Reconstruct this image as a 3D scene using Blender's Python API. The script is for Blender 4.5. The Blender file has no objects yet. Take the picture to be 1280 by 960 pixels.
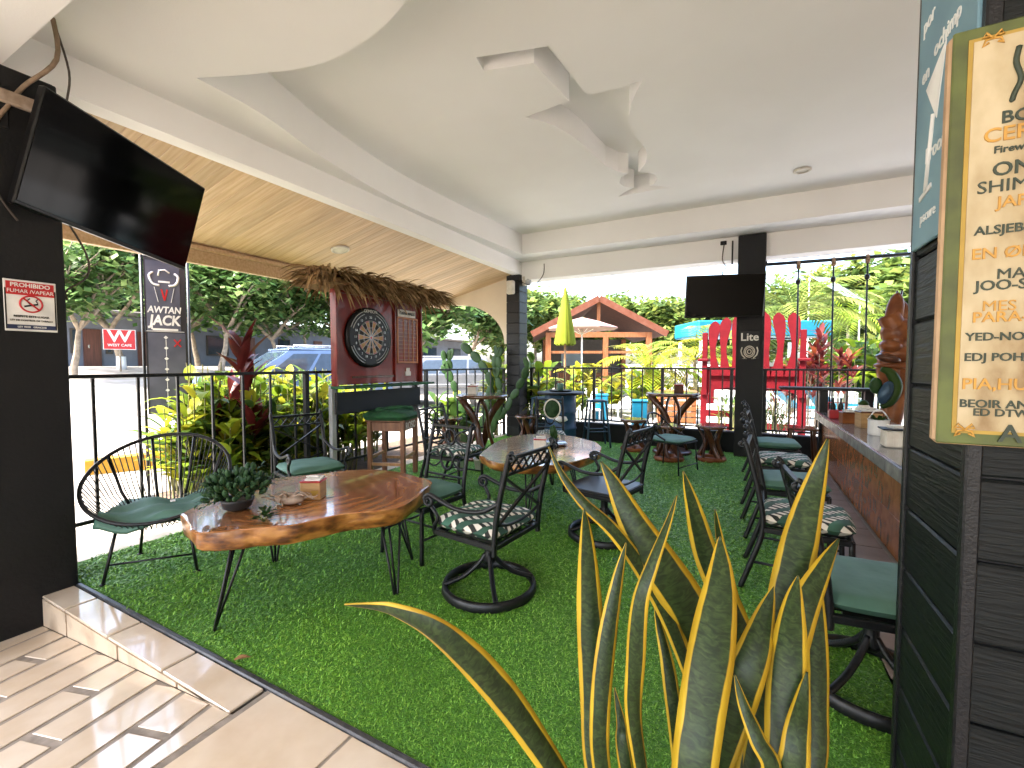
import bpy, math, random
import numpy as np
from mathutils import Vector, Matrix
from mathutils.geometry import tessellate_polygon
R = math.radians
random.seed(7); RNG = np.random.default_rng(7)
sc = bpy.context.scene
col = sc.collection

# ------------------------------------------------------------------ camera
FPX, CX, CY, CAMH = 553.0, 640.0, 480.0, 1.45
YAW = math.atan(290/553.0); PIT = math.atan(25/553.0)
cam_d = bpy.data.cameras.new('camera'); cam = bpy.data.objects.new('camera', cam_d); col.objects.link(cam)
cam.location = (0, 0, CAMH); cam.rotation_euler = (math.pi/2-PIT, 0, YAW)
cam_d.sensor_width = 36; cam_d.lens = FPX/1280*36; cam_d.clip_start = .05; cam_d.clip_end = 600
sc.camera = cam
sc.render.resolution_x, sc.render.resolution_y = 1024, 768
# ------------------------------------------------------------------ sky, sun, exposure
SUN_EL, SUN_AZ = R(58), R(215)      # azimuth clockwise from +Y
w = bpy.data.worlds.new('World'); sc.world = w; w.use_nodes = True
nt = w.node_tree; bgn = nt.nodes['Background']
sky = nt.nodes.new('ShaderNodeTexSky'); sky.sky_type = 'NISHITA'; sky.sun_disc = False
sky.sun_elevation = SUN_EL; sky.sun_rotation = SUN_AZ; sky.dust_density = 4.0; sky.air_density = 1.0; sky.ozone_density = .6
nt.links.new(sky.outputs[0], bgn.inputs[0]); bgn.inputs[1].default_value = .15
sl = bpy.data.lights.new('sun', 'SUN'); sl.energy = 2.6; sl.angle = R(4); sl.color = (1, .95, .87)
so = bpy.data.objects.new('sun', sl); col.objects.link(so)
sd = Vector((math.sin(SUN_AZ)*math.cos(SUN_EL), math.cos(SUN_AZ)*math.cos(SUN_EL), math.sin(SUN_EL)))
so.rotation_euler = sd.to_track_quat('Z', 'Y').to_euler(); so.location = (0, 0, 20)
sc.view_settings.view_transform = 'Standard'; sc.view_settings.look = 'None'
sc.view_settings.gamma = 1; sc.view_settings.exposure = 3.3; sc.view_settings.use_curve_mapping = False
sc.render.engine = 'CYCLES'
sc.cycles.max_bounces = 10; sc.cycles.diffuse_bounces = 6; sc.cycles.glossy_bounces = 4; sc.cycles.transmission_bounces = 4
sc.cycles.caustics_reflective = False; sc.cycles.caustics_refractive = False

# ------------------------------------------------------------------ pixel -> direction
_f = np.array([-math.sin(YAW)*math.cos(PIT), math.cos(YAW)*math.cos(PIT), -math.sin(PIT)])
_r = np.array([math.cos(YAW), math.sin(YAW), 0]); _u = np.cross(_r, _f); _C = np.array([0, 0, CAMH])
def ray(x, y): return _f+_r*(x-CX)/FPX-_u*(y-CY)/FPX
def gz(x, y, z=0.): d = ray(x, y); return Vector(_C+d*((z-CAMH)/d[2]))
def gy(x, y, Y): d = ray(x, y); return Vector(_C+d*(Y/d[1]))
def gx(x, y, X): d = ray(x, y); return Vector(_C+d*(X/d[0]))
def gd(x, y, dep): return Vector(_C+ray(x, y)*dep)

# ------------------------------------------------------------------ materials
M = {}
def nmat(name):
    m = bpy.data.materials.new(name); m.use_nodes = True; n = m.node_tree
    return m, n, n.nodes['Principled BSDF']
def mat(name, c, rough=.6, metal=0, c2=None, scale=8, bump=0, bscale=60, coat=0, spec=.5, detail=4, lo=.35, hi=.65, stretch=None, trans=0):
    m, n, b = nmat(name); L = n.links
    b.inputs['Roughness'].default_value = rough; b.inputs['Metallic'].default_value = metal
    b.inputs['Coat Weight'].default_value = coat; b.inputs['Coat Roughness'].default_value = .06
    b.inputs['Specular IOR Level'].default_value = spec
    tc = n.nodes.new('ShaderNodeTexCoord'); mp = n.nodes.new('ShaderNodeMapping'); L.new(tc.outputs['Object'], mp.inputs[0])
    if stretch: mp.inputs['Scale'].default_value = stretch
    if c2 is None: c2 = tuple(x*.78 for x in c)
    nz = n.nodes.new('ShaderNodeTexNoise'); nz.inputs['Scale'].default_value = scale; nz.inputs['Detail'].default_value = detail
    L.new(mp.outputs[0], nz.inputs['Vector'])
    cr = n.nodes.new('ShaderNodeValToRGB'); cr.color_ramp.elements[0].position = lo; cr.color_ramp.elements[1].position = hi
    cr.color_ramp.elements[0].color = (*c2, 1); cr.color_ramp.elements[1].color = (*c, 1)
    L.new(nz.outputs[0], cr.inputs[0]); L.new(cr.outputs[0], b.inputs['Base Color'])
    if bump:
        n2 = n.nodes.new('ShaderNodeTexNoise'); n2.inputs['Scale'].default_value = bscale; n2.inputs['Detail'].default_value = 3
        L.new(mp.outputs[0], n2.inputs['Vector']); bp = n.nodes.new('ShaderNodeBump'); bp.inputs['Strength'].default_value = bump
        bp.inputs['Distance'].default_value = .02; L.new(n2.outputs[0], bp.inputs['Height']); L.new(bp.outputs[0], b.inputs['Normal'])
    if trans:
        tr = n.nodes.new('ShaderNodeBsdfTranslucent'); L.new(cr.outputs[0], tr.inputs[0]); mx = n.nodes.new('ShaderNodeMixShader')
        mx.inputs[0].default_value = trans; L.new(b.outputs[0], mx.inputs[1]); L.new(tr.outputs[0], mx.inputs[2])
        L.new(mx.outputs[0], n.nodes['Material Output'].inputs[0])
    M[name] = m; return m
def ramp(n, pts, interp='LINEAR'):
    cr = n.nodes.new('ShaderNodeValToRGB'); r = cr.color_ramp; r.interpolation = interp
    while len(r.elements) < len(pts): r.elements.new(.5)
    for e, (p, c) in zip(r.elements, pts): e.position = p; e.color = (*c, 1)
    return cr
def nd(n, t, **kw):
    o = n.nodes.new(t)
    for k, v in kw.items(): o.inputs[k.replace('_', ' ')].default_value = v
    return o

mat('plaster', (.87, .865, .86), .8, c2=(.83, .82, .81), scale=.9, bump=.05, bscale=90)
mat('cream_wall', (.72, .63, .50), .8, c2=(.66, .57, .45), scale=2)
mat('dark_panel', (.009, .0095, .011), .5, spec=.35, c2=(.005, .0052, .006), scale=3, bump=.25, bscale=14, stretch=(1, 1, 9))
mat('dark_flat', (.007, .0072, .008), .6, spec=.3, c2=(.005, .0052, .006), scale=2, bump=.1, bscale=50)
mat('iron', (.004, .0044, .005), .38, spec=.35, c2=(.007, .0075, .0085), scale=30, bump=.15, bscale=120)
mat('iron_worn', (.005, .0055, .006), .42, spec=.4, c2=(.022, .021, .02), scale=45, lo=.25, hi=.4)
mat('tile', (.74, .64, .52), .09, c2=(.62, .50, .37), scale=3.5, detail=10, coat=.3)
mat('tile_rough', (.62, .50, .37), .35, c2=(.30, .21, .14), scale=5, detail=8, lo=.28, hi=.5)
mat('grout', (.34, .295, .25), .8, c2=(.20, .17, .14), scale=14, detail=8)
mat('edge_strip', (.07, .072, .078), .35, c2=(.035, .036, .04), scale=20)
mat('turf_base', (.105, .30, .024), .9, c2=(.048, .16, .013), scale=90, bump=.7, bscale=160)
mat('turf_a', (.145, .38, .03), .45, c2=(.095, .27, .02), scale=1.3, detail=6)
mat('turf_b', (.27, .54, .07), .42, c2=(.18, .41, .045), scale=1.3, detail=6)
mat('turf_c', (.08, .245, .018), .5, c2=(.05, .16, .012), scale=1.3, detail=6)
mat('gravel', (.38, .345, .30), .9, c2=(.20, .178, .15), scale=1.6, bump=.5, bscale=40, detail=8)
mat('concrete', (.50, .46, .41), .85, c2=(.36, .33, .29), scale=5, bump=.2, bscale=60, detail=7)
mat('deck', (.55, .535, .51), .7, c2=(.46, .445, .42), scale=2)
mat('soil', (.12, .08, .05), .95, c2=(.06, .04, .025), scale=12, bump=.6, bscale=30)
mat('bar_paver', (.30, .23, .19), .55, c2=(.22, .165, .135), scale=4, detail=7)
mat('green_cloth', (.085, .19, .145), .62, c2=(.06, .145, .105), scale=6, bump=.25, bscale=9)
mat('green_plush', (.018, .10, .035), .8, c2=(.01, .055, .02), scale=14, bump=.6, bscale=18)
mat('slat_seat', (.014, .015, .018), .45, c2=(.01, .0105, .012), scale=10)
mat('stool_wood', (.25, .11, .055), .5, c2=(.15, .06, .03), scale=6, stretch=(5, 5, .6))
mat('stool_pale', (.36, .20, .09), .55, c2=(.25, .13, .055), scale=6, stretch=(5, 5, .6))
mat('dark_wood', (.10, .038, .018), .3, spec=.18, c2=(.05, .019, .010), scale=5, stretch=(4, 4, .8), coat=.4)
mat('dark_wood_top', (.13, .06, .032), .16, c2=(.07, .03, .016), scale=7, stretch=(1, 6, 1), coat=.5)
mat('carved_orange', (.27, .095, .03), .45, spec=.18, c2=(.15, .045, .015), scale=6, coat=.2)
mat('blue_paint', (.03, .085, .17), .42, c2=(.02, .055, .12), scale=8, metal=.2)
mat('blue_metal', (.035, .075, .12), .35, c2=(.02, .05, .085), scale=8, metal=.4)
mat('white_paint', (.75, .75, .74), .45, c2=(.66, .66, .65), scale=5)
mat('off_white', (.70, .66, .58), .5, c2=(.58, .53, .45), scale=12)
mat('chair_red', (.095, .002, .005), .6, spec=.12, c2=(.07, .0015, .004), scale=5)
mat('sign_red', (.52, .018, .022), .4, c2=(.46, .014, .018), scale=5)
mat('score_orange', (.42, .14, .04), .5)
mat('board_red', (.20, .022, .015), .38, spec=.18, c2=(.12, .013, .009), scale=4, stretch=(1, 6, 1), coat=.25)
mat('black', (.004, .004, .0045), .5, spec=.35, c2=(.003, .003, .0035))
mat('sisal_tan', (.42, .24, .10), .85, c2=(.34, .19, .08), scale=60)
mat('sisal_black', (.016, .014, .013), .85)
mat('wire', (.45, .44, .42), .35, metal=.9)
mat('thatch', (.27, .165, .075), .85, spec=.18, c2=(.12, .07, .032), scale=9, stretch=(2, 2, 2))
mat('thatch_b', (.44, .30, .155), .85, spec=.18, c2=(.22, .14, .065), scale=9)
mat('screen_gloss', (.002, .0022, .0028), .08, spec=.13)
mat('screen', (.002, .0022, .0028), .08, spec=.14)
mat('bezel', (.005, .005, .0055), .3, spec=.3)
mat('banner_black', (.018, .018, .024), .5, c2=(.03, .03, .038), scale=3)
mat('banner_white', (.85, .85, .86), .6)
mat('banner_grey', (.12, .125, .17), .5, spec=.18, c2=(.07, .075, .105), scale=2.5)
mat('yellow_paint', (.44, .23, .010), .55, c2=(.34, .17, .007), scale=10)
mat('grey_blue_wall', (.17, .19, .235), .85, c2=(.14, .155, .19), scale=2)
mat('door_brown', (.13, .045, .03), .5, c2=(.08, .028, .018), scale=4, stretch=(6, 6, .5))
mat('roof_brown', (.075, .034, .024), .7, spec=.18, c2=(.05, .023, .016), scale=6)
mat('roof_grey', (.22, .20, .19), .8, c2=(.15, .14, .13), scale=4)
mat('pavilion_wood', (.18, .075, .032), .55, spec=.18, c2=(.16, .05, .015), scale=5, stretch=(3, 3, .6))
mat('pavilion_trim', (.12, .045, .026), .5, spec=.18, c2=(.10, .03, .014), scale=5)
mat('dim_interior', (.07, .06, .05), .8)
mat('car_blue', (.10, .15, .24), .25, metal=.3, c2=(.09, .135, .22), coat=.8)
mat('car_silver', (.16, .165, .175), .25, metal=.4, c2=(.14, .145, .155), coat=.8)
mat('car_red', (.40, .03, .02), .25, c2=(.36, .025, .018), coat=.8)
mat('car_glass', (.03, .045, .065), .06, spec=.5)
mat('rubber', (.015, .015, .015), .8)
mat('chrome', (.55, .55, .56), .2, metal=.9)
mat('lamp_glass', (.75, .74, .70), .15)
mat('bark', (.33, .26, .19), .9, c2=(.19, .145, .10), scale=8, bump=.5, bscale=20)
mat('bark_dark', (.10, .075, .05), .9, c2=(.05, .036, .025), scale=8)
mat('leaf_dark', (.032, .07, .016), .45, spec=.18, c2=(.016, .04, .009), scale=3, trans=.3)
mat('leaf_mid', (.055, .11, .022), .45, spec=.18, c2=(.03, .065, .013), scale=3, trans=.35)
mat('leaf_light', (.135, .215, .038), .45, spec=.18, c2=(.06, .11, .02), scale=3, trans=.4)
mat('gleaf_a', (.085, .135, .035), .45, spec=.18, c2=(.05, .09, .022), scale=3, trans=.35)
mat('gleaf_b', (.14, .20, .045), .45, spec=.18, c2=(.09, .14, .03), scale=3, trans=.4)
mat('gleaf_c', (.23, .26, .06), .45, spec=.18, c2=(.15, .19, .04), scale=3, trans=.4)
mat('tleaf_a', (0.069, 0.144, 0.037), .45, spec=.18, c2=(.03, .07, .018), scale=3, trans=.35)
mat('tleaf_b', (0.130, 0.227, 0.065), .45, spec=.18, c2=(.06, .11, .03), scale=3, trans=.4)
mat('tleaf_c', (0.247, 0.338, 0.117), .45, spec=.18, c2=(.12, .18, .05), scale=3, trans=.4)
mat('leaf_lime', (.26, .32, .024), .42, spec=.18, c2=(.12, .21, .018), scale=3, trans=.4)
mat('leaf_yellow', (.40, .35, .028), .45, spec=.18, c2=(.18, .20, .016), scale=4, trans=.4)
mat('leaf_red', (.12, .016, .015), .35, spec=.18, c2=(.055, .010, .010), scale=4, trans=.3)
mat('leaf_rust', (.19, .045, .018), .4, spec=.18, c2=(.09, .018, .012), scale=4, trans=.3)
mat('cactus', (.028, .07, .018), .5, spec=.18, c2=(.015, .042, .011), scale=5)
mat('stem', (.20, .20, .06), .6, c2=(.13, .12, .04), scale=6)
mat('umbrella_lime', (.17, .21, .016), .75, spec=.18, c2=(.14, .17, .012), scale=3)
mat('umbrella_pink', (.24, .135, .115), .75, c2=(.20, .11, .095), scale=3)
mat('turquoise', (.008, .13, .21), .5, spec=.18, c2=(.006, .11, .18), scale=4)
mat('water', (.015, .20, .25), .05, c2=(.012, .17, .22), scale=1.5, bump=.2, bscale=3)
mat('sail', (.20, .26, .29), .7, c2=(.17, .22, .25), scale=2)
mat('rattan', (.30, .19, .11), .7, c2=(.18, .11, .06), scale=30)
mat('box_wood', (.45, .27, .11), .5, c2=(.33, .19, .075), scale=5, stretch=(1, 1, 6))
mat('succulent', (.030, .075, .028), .5, spec=.18, c2=(.014, .038, .014), scale=14)
mat('bluesign', (.16, .29, .36), .6, c2=(.12, .23, .30), scale=4)
mat('chalk', (.78, .79, .78), .8)
mat('ink_dark', (.030, .045, .028), .6)
mat('ink_ochre', (.50, .27, .045), .6, c2=(.42, .22, .04), scale=30)
mat('board_green', (.095, .12, .026), .6, c2=(.055, .065, .018), scale=9, detail=7)
mat('board_yellow', (.38, .25, .04), .6, c2=(.30, .19, .03), scale=12)
mat('board_edge', (.48, .33, .20), .7, c2=(.36, .23, .13), scale=10)
mat('cable', (.06, .045, .035), .6)
mat('cable_tan', (.30, .21, .14), .7, c2=(.2, .14, .09), scale=20)
mat('light_disc', (.72, .69, .62), .4)
mat('ink_blue', (.02, .03, .09), .5)
mat('red_plastic', (.42, .02, .025), .35)
mat('paper', (.80, .79, .76), .8)
mat('planter', (.18, .10, .06), .7, spec=.18, bump=.2)
mat('pot_black', (.02, .02, .021), .5)
mat('driftwood', (.42, .33, .26), .85, c2=(.24, .17, .12), scale=14)
mat('steel_blue_grey', (.42, .44, .46), .4)
mat('string_black', (.005, .005, .006), .4, spec=.4)

def wood_slab(name, cols, edge, cx, cy, rings=14, bark=False):
    m, n, b = nmat(name); L = n.links
    tc = n.nodes.new('ShaderNodeTexCoord'); mp = n.nodes.new('ShaderNodeMapping'); L.new(tc.outputs['Object'], mp.inputs[0])
    mp.inputs['Location'].default_value = (-cx, -cy, 0); mp.inputs['Scale'].default_value = (1, 1, .15)
    nz = nd(n, 'ShaderNodeTexNoise', Scale=2.6, Detail=5.0); L.new(mp.outputs[0], nz.inputs['Vector'])
    mixv = n.nodes.new('ShaderNodeMixRGB'); mixv.blend_type = 'ADD'; mixv.inputs[0].default_value = .32
    L.new(mp.outputs[0], mixv.inputs[1]); L.new(nz.outputs['Color'], mixv.inputs[2])
    wv = n.nodes.new('ShaderNodeTexWave'); wv.wave_type = 'RINGS'; wv.rings_direction = 'Z'
    wv.inputs['Scale'].default_value = rings*.3; wv.inputs['Distortion'].default_value = 2.2; wv.inputs['Detail'].default_value = 4; wv.inputs['Detail Scale'].default_value = 1.4
    L.new(mixv.outputs[0], wv.inputs['Vector'])
    cr = ramp(n, [(0, cols[0]), (.45, cols[1]), (.8, cols[2]), (1, cols[3])]); L.new(wv.outputs['Fac'], cr.inputs[0])
    n3 = nd(n, 'ShaderNodeTexNoise', Scale=1.6, Detail=3.0); L.new(mp.outputs[0], n3.inputs['Vector'])
    mx = n.nodes.new('ShaderNodeMixRGB'); mx.blend_type = 'MULTIPLY'; mx.inputs[0].default_value = .8; L.new(cr.outputs[0], mx.inputs[1])
    c3 = ramp(n, [(.3, (.45, .40, .36)), (.7, (1.15, 1.1, 1.05))]); L.new(n3.outputs[0], c3.inputs[0]); L.new(c3.outputs[0], mx.inputs[2])
    L.new(mx.outputs[0], b.inputs['Base Color'])
    b.inputs['Roughness'].default_value = .22; b.inputs['Coat Weight'].default_value = .7; b.inputs['Coat Roughness'].default_value = .05
    bp = nd(n, 'ShaderNodeBump', Strength=.05, Distance=.01); L.new(n3.outputs[0], bp.inputs['Height']); L.new(bp.outputs[0], b.inputs['Normal'])
    M[name] = m
    m, n, b = nmat(edge); L = n.links
    tc = n.nodes.new('ShaderNodeTexCoord'); nz = nd(n, 'ShaderNodeTexNoise', Scale=7.0, Detail=6.0); mp = n.nodes.new('ShaderNodeMapping'); mp.inputs['Scale'].default_value = (1, 1, 2.5)
    L.new(tc.outputs['Object'], mp.inputs[0]); L.new(mp.outputs[0], nz.inputs['Vector'])
    cr = ramp(n, [(.38, (.08, .025, .007)), (.5, (.25, .095, .02)), (.63, (.42, .19, .045))]); L.new(nz.outputs[0], cr.inputs[0]); L.new(cr.outputs[0], b.inputs['Base Color'])
    b.inputs['Roughness'].default_value = .35; b.inputs['Coat Weight'].default_value = .4; b.inputs['Coat Roughness'].default_value = .15
    bp = nd(n, 'ShaderNodeBump', Strength=.4, Distance=.03); L.new(nz.outputs[0], bp.inputs['Height']); L.new(bp.outputs[0], b.inputs['Normal'])
    M[edge] = m
wood_slab('slab_red', [(.30, .115, .038), (.36, .145, .048), (.40, .17, .058), (.45, .215, .085)], 'slab_edge', .12, .18, 11)
wood_slab('slab_pale', [(.32, .21, .12), (.38, .26, .15), (.42, .30, .185), (.48, .36, .235)], 'slab_edge_pale', -.15, .1, 10)

def leafprint():
    m, n, b = nmat('leaf_print'); L = n.links
    tc = n.nodes.new('ShaderNodeTexCoord')
    v = nd(n, 'ShaderNodeTexVoronoi', Scale=5.5); L.new(tc.outputs['Object'], v.inputs['Vector'])
    mp = n.nodes.new('ShaderNodeMapping'); mp.inputs['Rotation'].default_value = (0, 0, .5); L.new(tc.outputs['Object'], mp.inputs[0])
    wv = n.nodes.new('ShaderNodeTexWave'); wv.inputs['Scale'].default_value = 7; wv.inputs['Distortion'].default_value = 3.5; wv.inputs['Detail'].default_value = 1; L.new(mp.outputs[0], wv.inputs['Vector'])
    c1 = ramp(n, [(0, (.012, .014, .012)), (.42, (.60, .53, .43)), (.60, (.70, .66, .58))], 'CONSTANT'); L.new(wv.outputs['Fac'], c1.inputs[0])
    wv2 = n.nodes.new('ShaderNodeTexWave'); wv2.inputs['Scale'].default_value = 3.2; wv2.inputs['Distortion'].default_value = 7; wv2.inputs['Detail'].default_value = 1.5
    m2 = n.nodes.new('ShaderNodeMapping'); m2.inputs['Rotation'].default_value = (0, 0, -.9); L.new(tc.outputs['Object'], m2.inputs[0]); L.new(m2.outputs[0], wv2.inputs['Vector'])
    c2 = ramp(n, [(0, (.022, .085, .05)), (.25, (.05, .15, .10)), (.5, (.02, .07, .045))]); L.new(v.outputs['Distance'], c2.inputs[0])
    f = ramp(n, [(0, (0, 0, 0)), (.52, (1, 1, 1))], 'CONSTANT'); L.new(wv2.outputs['Fac'], f.inputs[0])
    mx = n.nodes.new('ShaderNodeMixRGB'); L.new(f.outputs[0], mx.inputs[0]); L.new(c1.outputs[0], mx.inputs[1]); L.new(c2.outputs[0], mx.inputs[2])
    L.new(mx.outputs[0], b.inputs['Base Color']); b.inputs['Roughness'].default_value = .7; M['leaf_print'] = m
leafprint()
def planks():
    m, n, b = nmat('soffit_wood'); L = n.links
    oi = n.nodes.new('ShaderNodeObjectInfo'); tc = n.nodes.new('ShaderNodeTexCoord'); mp = n.nodes.new('ShaderNodeMapping'); mp.inputs['Scale'].default_value = (1.2, 22, 22)
    ad = n.nodes.new('ShaderNodeVectorMath'); ad.operation = 'ADD'; cb = n.nodes.new('ShaderNodeCombineXYZ'); ml = n.nodes.new('ShaderNodeMath'); ml.operation = 'MULTIPLY'; ml.inputs[1].default_value = 37
    L.new(oi.outputs['Random'], ml.inputs[0]); L.new(ml.outputs[0], cb.inputs[0]); L.new(tc.outputs['Object'], ad.inputs[0]); L.new(cb.outputs[0], ad.inputs[1]); L.new(ad.outputs[0], mp.inputs[0])
    nz = nd(n, 'ShaderNodeTexNoise', Scale=1.6, Detail=6.0); L.new(mp.outputs[0], nz.inputs['Vector'])
    cr = ramp(n, [(.3, (.50, .335, .19)), (.55, (.61, .44, .275)), (.75, (.68, .52, .355))]); L.new(nz.outputs[0], cr.inputs[0])
    hs = n.nodes.new('ShaderNodeHueSaturation'); mr = n.nodes.new('ShaderNodeMapRange'); mr.inputs[3].default_value = .85; mr.inputs[4].default_value = 1.12
    L.new(oi.outputs['Random'], mr.inputs[0]); L.new(mr.outputs[0], hs.inputs['Value']); L.new(cr.outputs[0], hs.inputs['Color']); L.new(hs.outputs[0], b.inputs['Base Color'])
    b.inputs['Roughness'].default_value = .5; M['soffit_wood'] = m
planks()
def bar_tile():
    for nm, cs, rg in (('bar_tile', [(.3, (.21, .075, .03)), (.55, (.34, .13, .05)), (.8, (.42, .18, .075))], .22), ('stone_top', [(.3, (.10, .105, .115)), (.5, (.17, .175, .19)), (.75, (.26, .265, .28))], .1), ('stone_edge', [(.3, (.16, .16, .15)), (.55, (.26, .26, .24)), (.8, (.36, .36, .33))], .25)):
        m, n, b = nmat(nm); L = n.links; tc = n.nodes.new('ShaderNodeTexCoord'); nz = nd(n, 'ShaderNodeTexNoise', Scale=6.0, Detail=8.0, Distortion=1.2); L.new(tc.outputs['Object'], nz.inputs['Vector'])
        cr = ramp(n, cs); L.new(nz.outputs[0], cr.inputs[0]); L.new(cr.outputs[0], b.inputs['Base Color']); b.inputs['Roughness'].default_value = rg; M[nm] = m
bar_tile()
def clad():
    m, n, b = nmat('clad_board'); L = n.links; tc = n.nodes.new('ShaderNodeTexCoord'); mp = n.nodes.new('ShaderNodeMapping'); mp.inputs['Scale'].default_value = (2, 2, 26); L.new(tc.outputs['Object'], mp.inputs[0])
    nz = nd(n, 'ShaderNodeTexNoise', Scale=2.2, Detail=5.0, Distortion=1.5); L.new(mp.outputs[0], nz.inputs['Vector'])
    cr = ramp(n, [(.3, (.003, .004, .004)), (.6, (.007, .009, .009))]); L.new(nz.outputs[0], cr.inputs[0]); L.new(cr.outputs[0], b.inputs['Base Color'])
    b.inputs['Roughness'].default_value = .45; b.inputs['Specular IOR Level'].default_value = .2; bp = nd(n, 'ShaderNodeBump', Strength=.4, Distance=.012); L.new(nz.outputs[0], bp.inputs['Height']); L.new(bp.outputs[0], b.inputs['Normal']); M['clad_board'] = m
clad()
def menu_face():
    m, n, b = nmat('menu_face'); L = n.links; tc = n.nodes.new('ShaderNodeTexCoord'); nz = nd(n, 'ShaderNodeTexNoise', Scale=7.0, Detail=8.0); mp = n.nodes.new('ShaderNodeMapping'); mp.inputs['Scale'].default_value = (1, 1, .5)
    L.new(tc.outputs['Object'], mp.inputs[0]); L.new(mp.outputs[0], nz.inputs['Vector'])
    cr = ramp(n, [(.38, (.20, .12, .045)), (.47, (.38, .30, .17)), (.60, (.50, .42, .27))]); L.new(nz.outputs[0], cr.inputs[0]); L.new(cr.outputs[0], b.inputs['Base Color']); b.inputs['Roughness'].default_value = .6; M['menu_face'] = m
menu_face()
def snake():
    m, n, b = nmat('snake_leaf'); L = n.links
    uv = n.nodes.new('ShaderNodeUVMap'); sx = n.nodes.new('ShaderNodeSeparateXYZ'); L.new(uv.outputs[0], sx.inputs[0])
    ab = n.nodes.new('ShaderNodeMath'); ab.operation = 'SUBTRACT'; ab.inputs[1].default_value = .5; L.new(sx.outputs[0], ab.inputs[0])
    a2 = n.nodes.new('ShaderNodeMath'); a2.operation = 'ABSOLUTE'; L.new(ab.outputs[0], a2.inputs[0])
    nz = nd(n, 'ShaderNodeTexNoise', Scale=5.0, Detail=3.0); tc = n.nodes.new('ShaderNodeTexCoord'); L.new(tc.outputs['Object'], nz.inputs['Vector'])
    a3 = n.nodes.new('ShaderNodeMath'); a3.operation = 'MULTIPLY_ADD'; a3.inputs[1].default_value = .20; L.new(nz.outputs[0], a3.inputs[0]); L.new(a2.outputs[0], a3.inputs[2])
    ed = ramp(n, [(.0, (0, 0, 0)), (.445, (0, 0, 0)), (.47, (1, 1, 1))]); L.new(a3.outputs[0], ed.inputs[0])
    mp = n.nodes.new('ShaderNodeMapping'); mp.inputs['Scale'].default_value = (3.5, 75, 1); L.new(uv.outputs[0], mp.inputs[0])
    wv = nd(n, 'ShaderNodeTexNoise', Scale=1.0, Detail=3.0, Distortion=1.0); L.new(mp.outputs[0], wv.inputs['Vector'])
    g = ramp(n, [(.34, (.008, .017, .005)), (.52, (.018, .036, .009)), (.80, (.045, .070, .020))]); L.new(wv.outputs[0], g.inputs[0])
    y = ramp(n, [(.3, (.34, .20, .010)), (.7, (.50, .35, .024))]); L.new(nz.outputs[0], y.inputs[0])
    mx = n.nodes.new('ShaderNodeMixRGB'); L.new(ed.outputs[0], mx.inputs[0]); L.new(g.outputs[0], mx.inputs[1]); L.new(y.outputs[0], mx.inputs[2]); L.new(mx.outputs[0], b.inputs['Base Color'])
    b.inputs['Roughness'].default_value = .42; b.inputs['Specular IOR Level'].default_value = .3; M['snake_leaf'] = m
snake()

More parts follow.
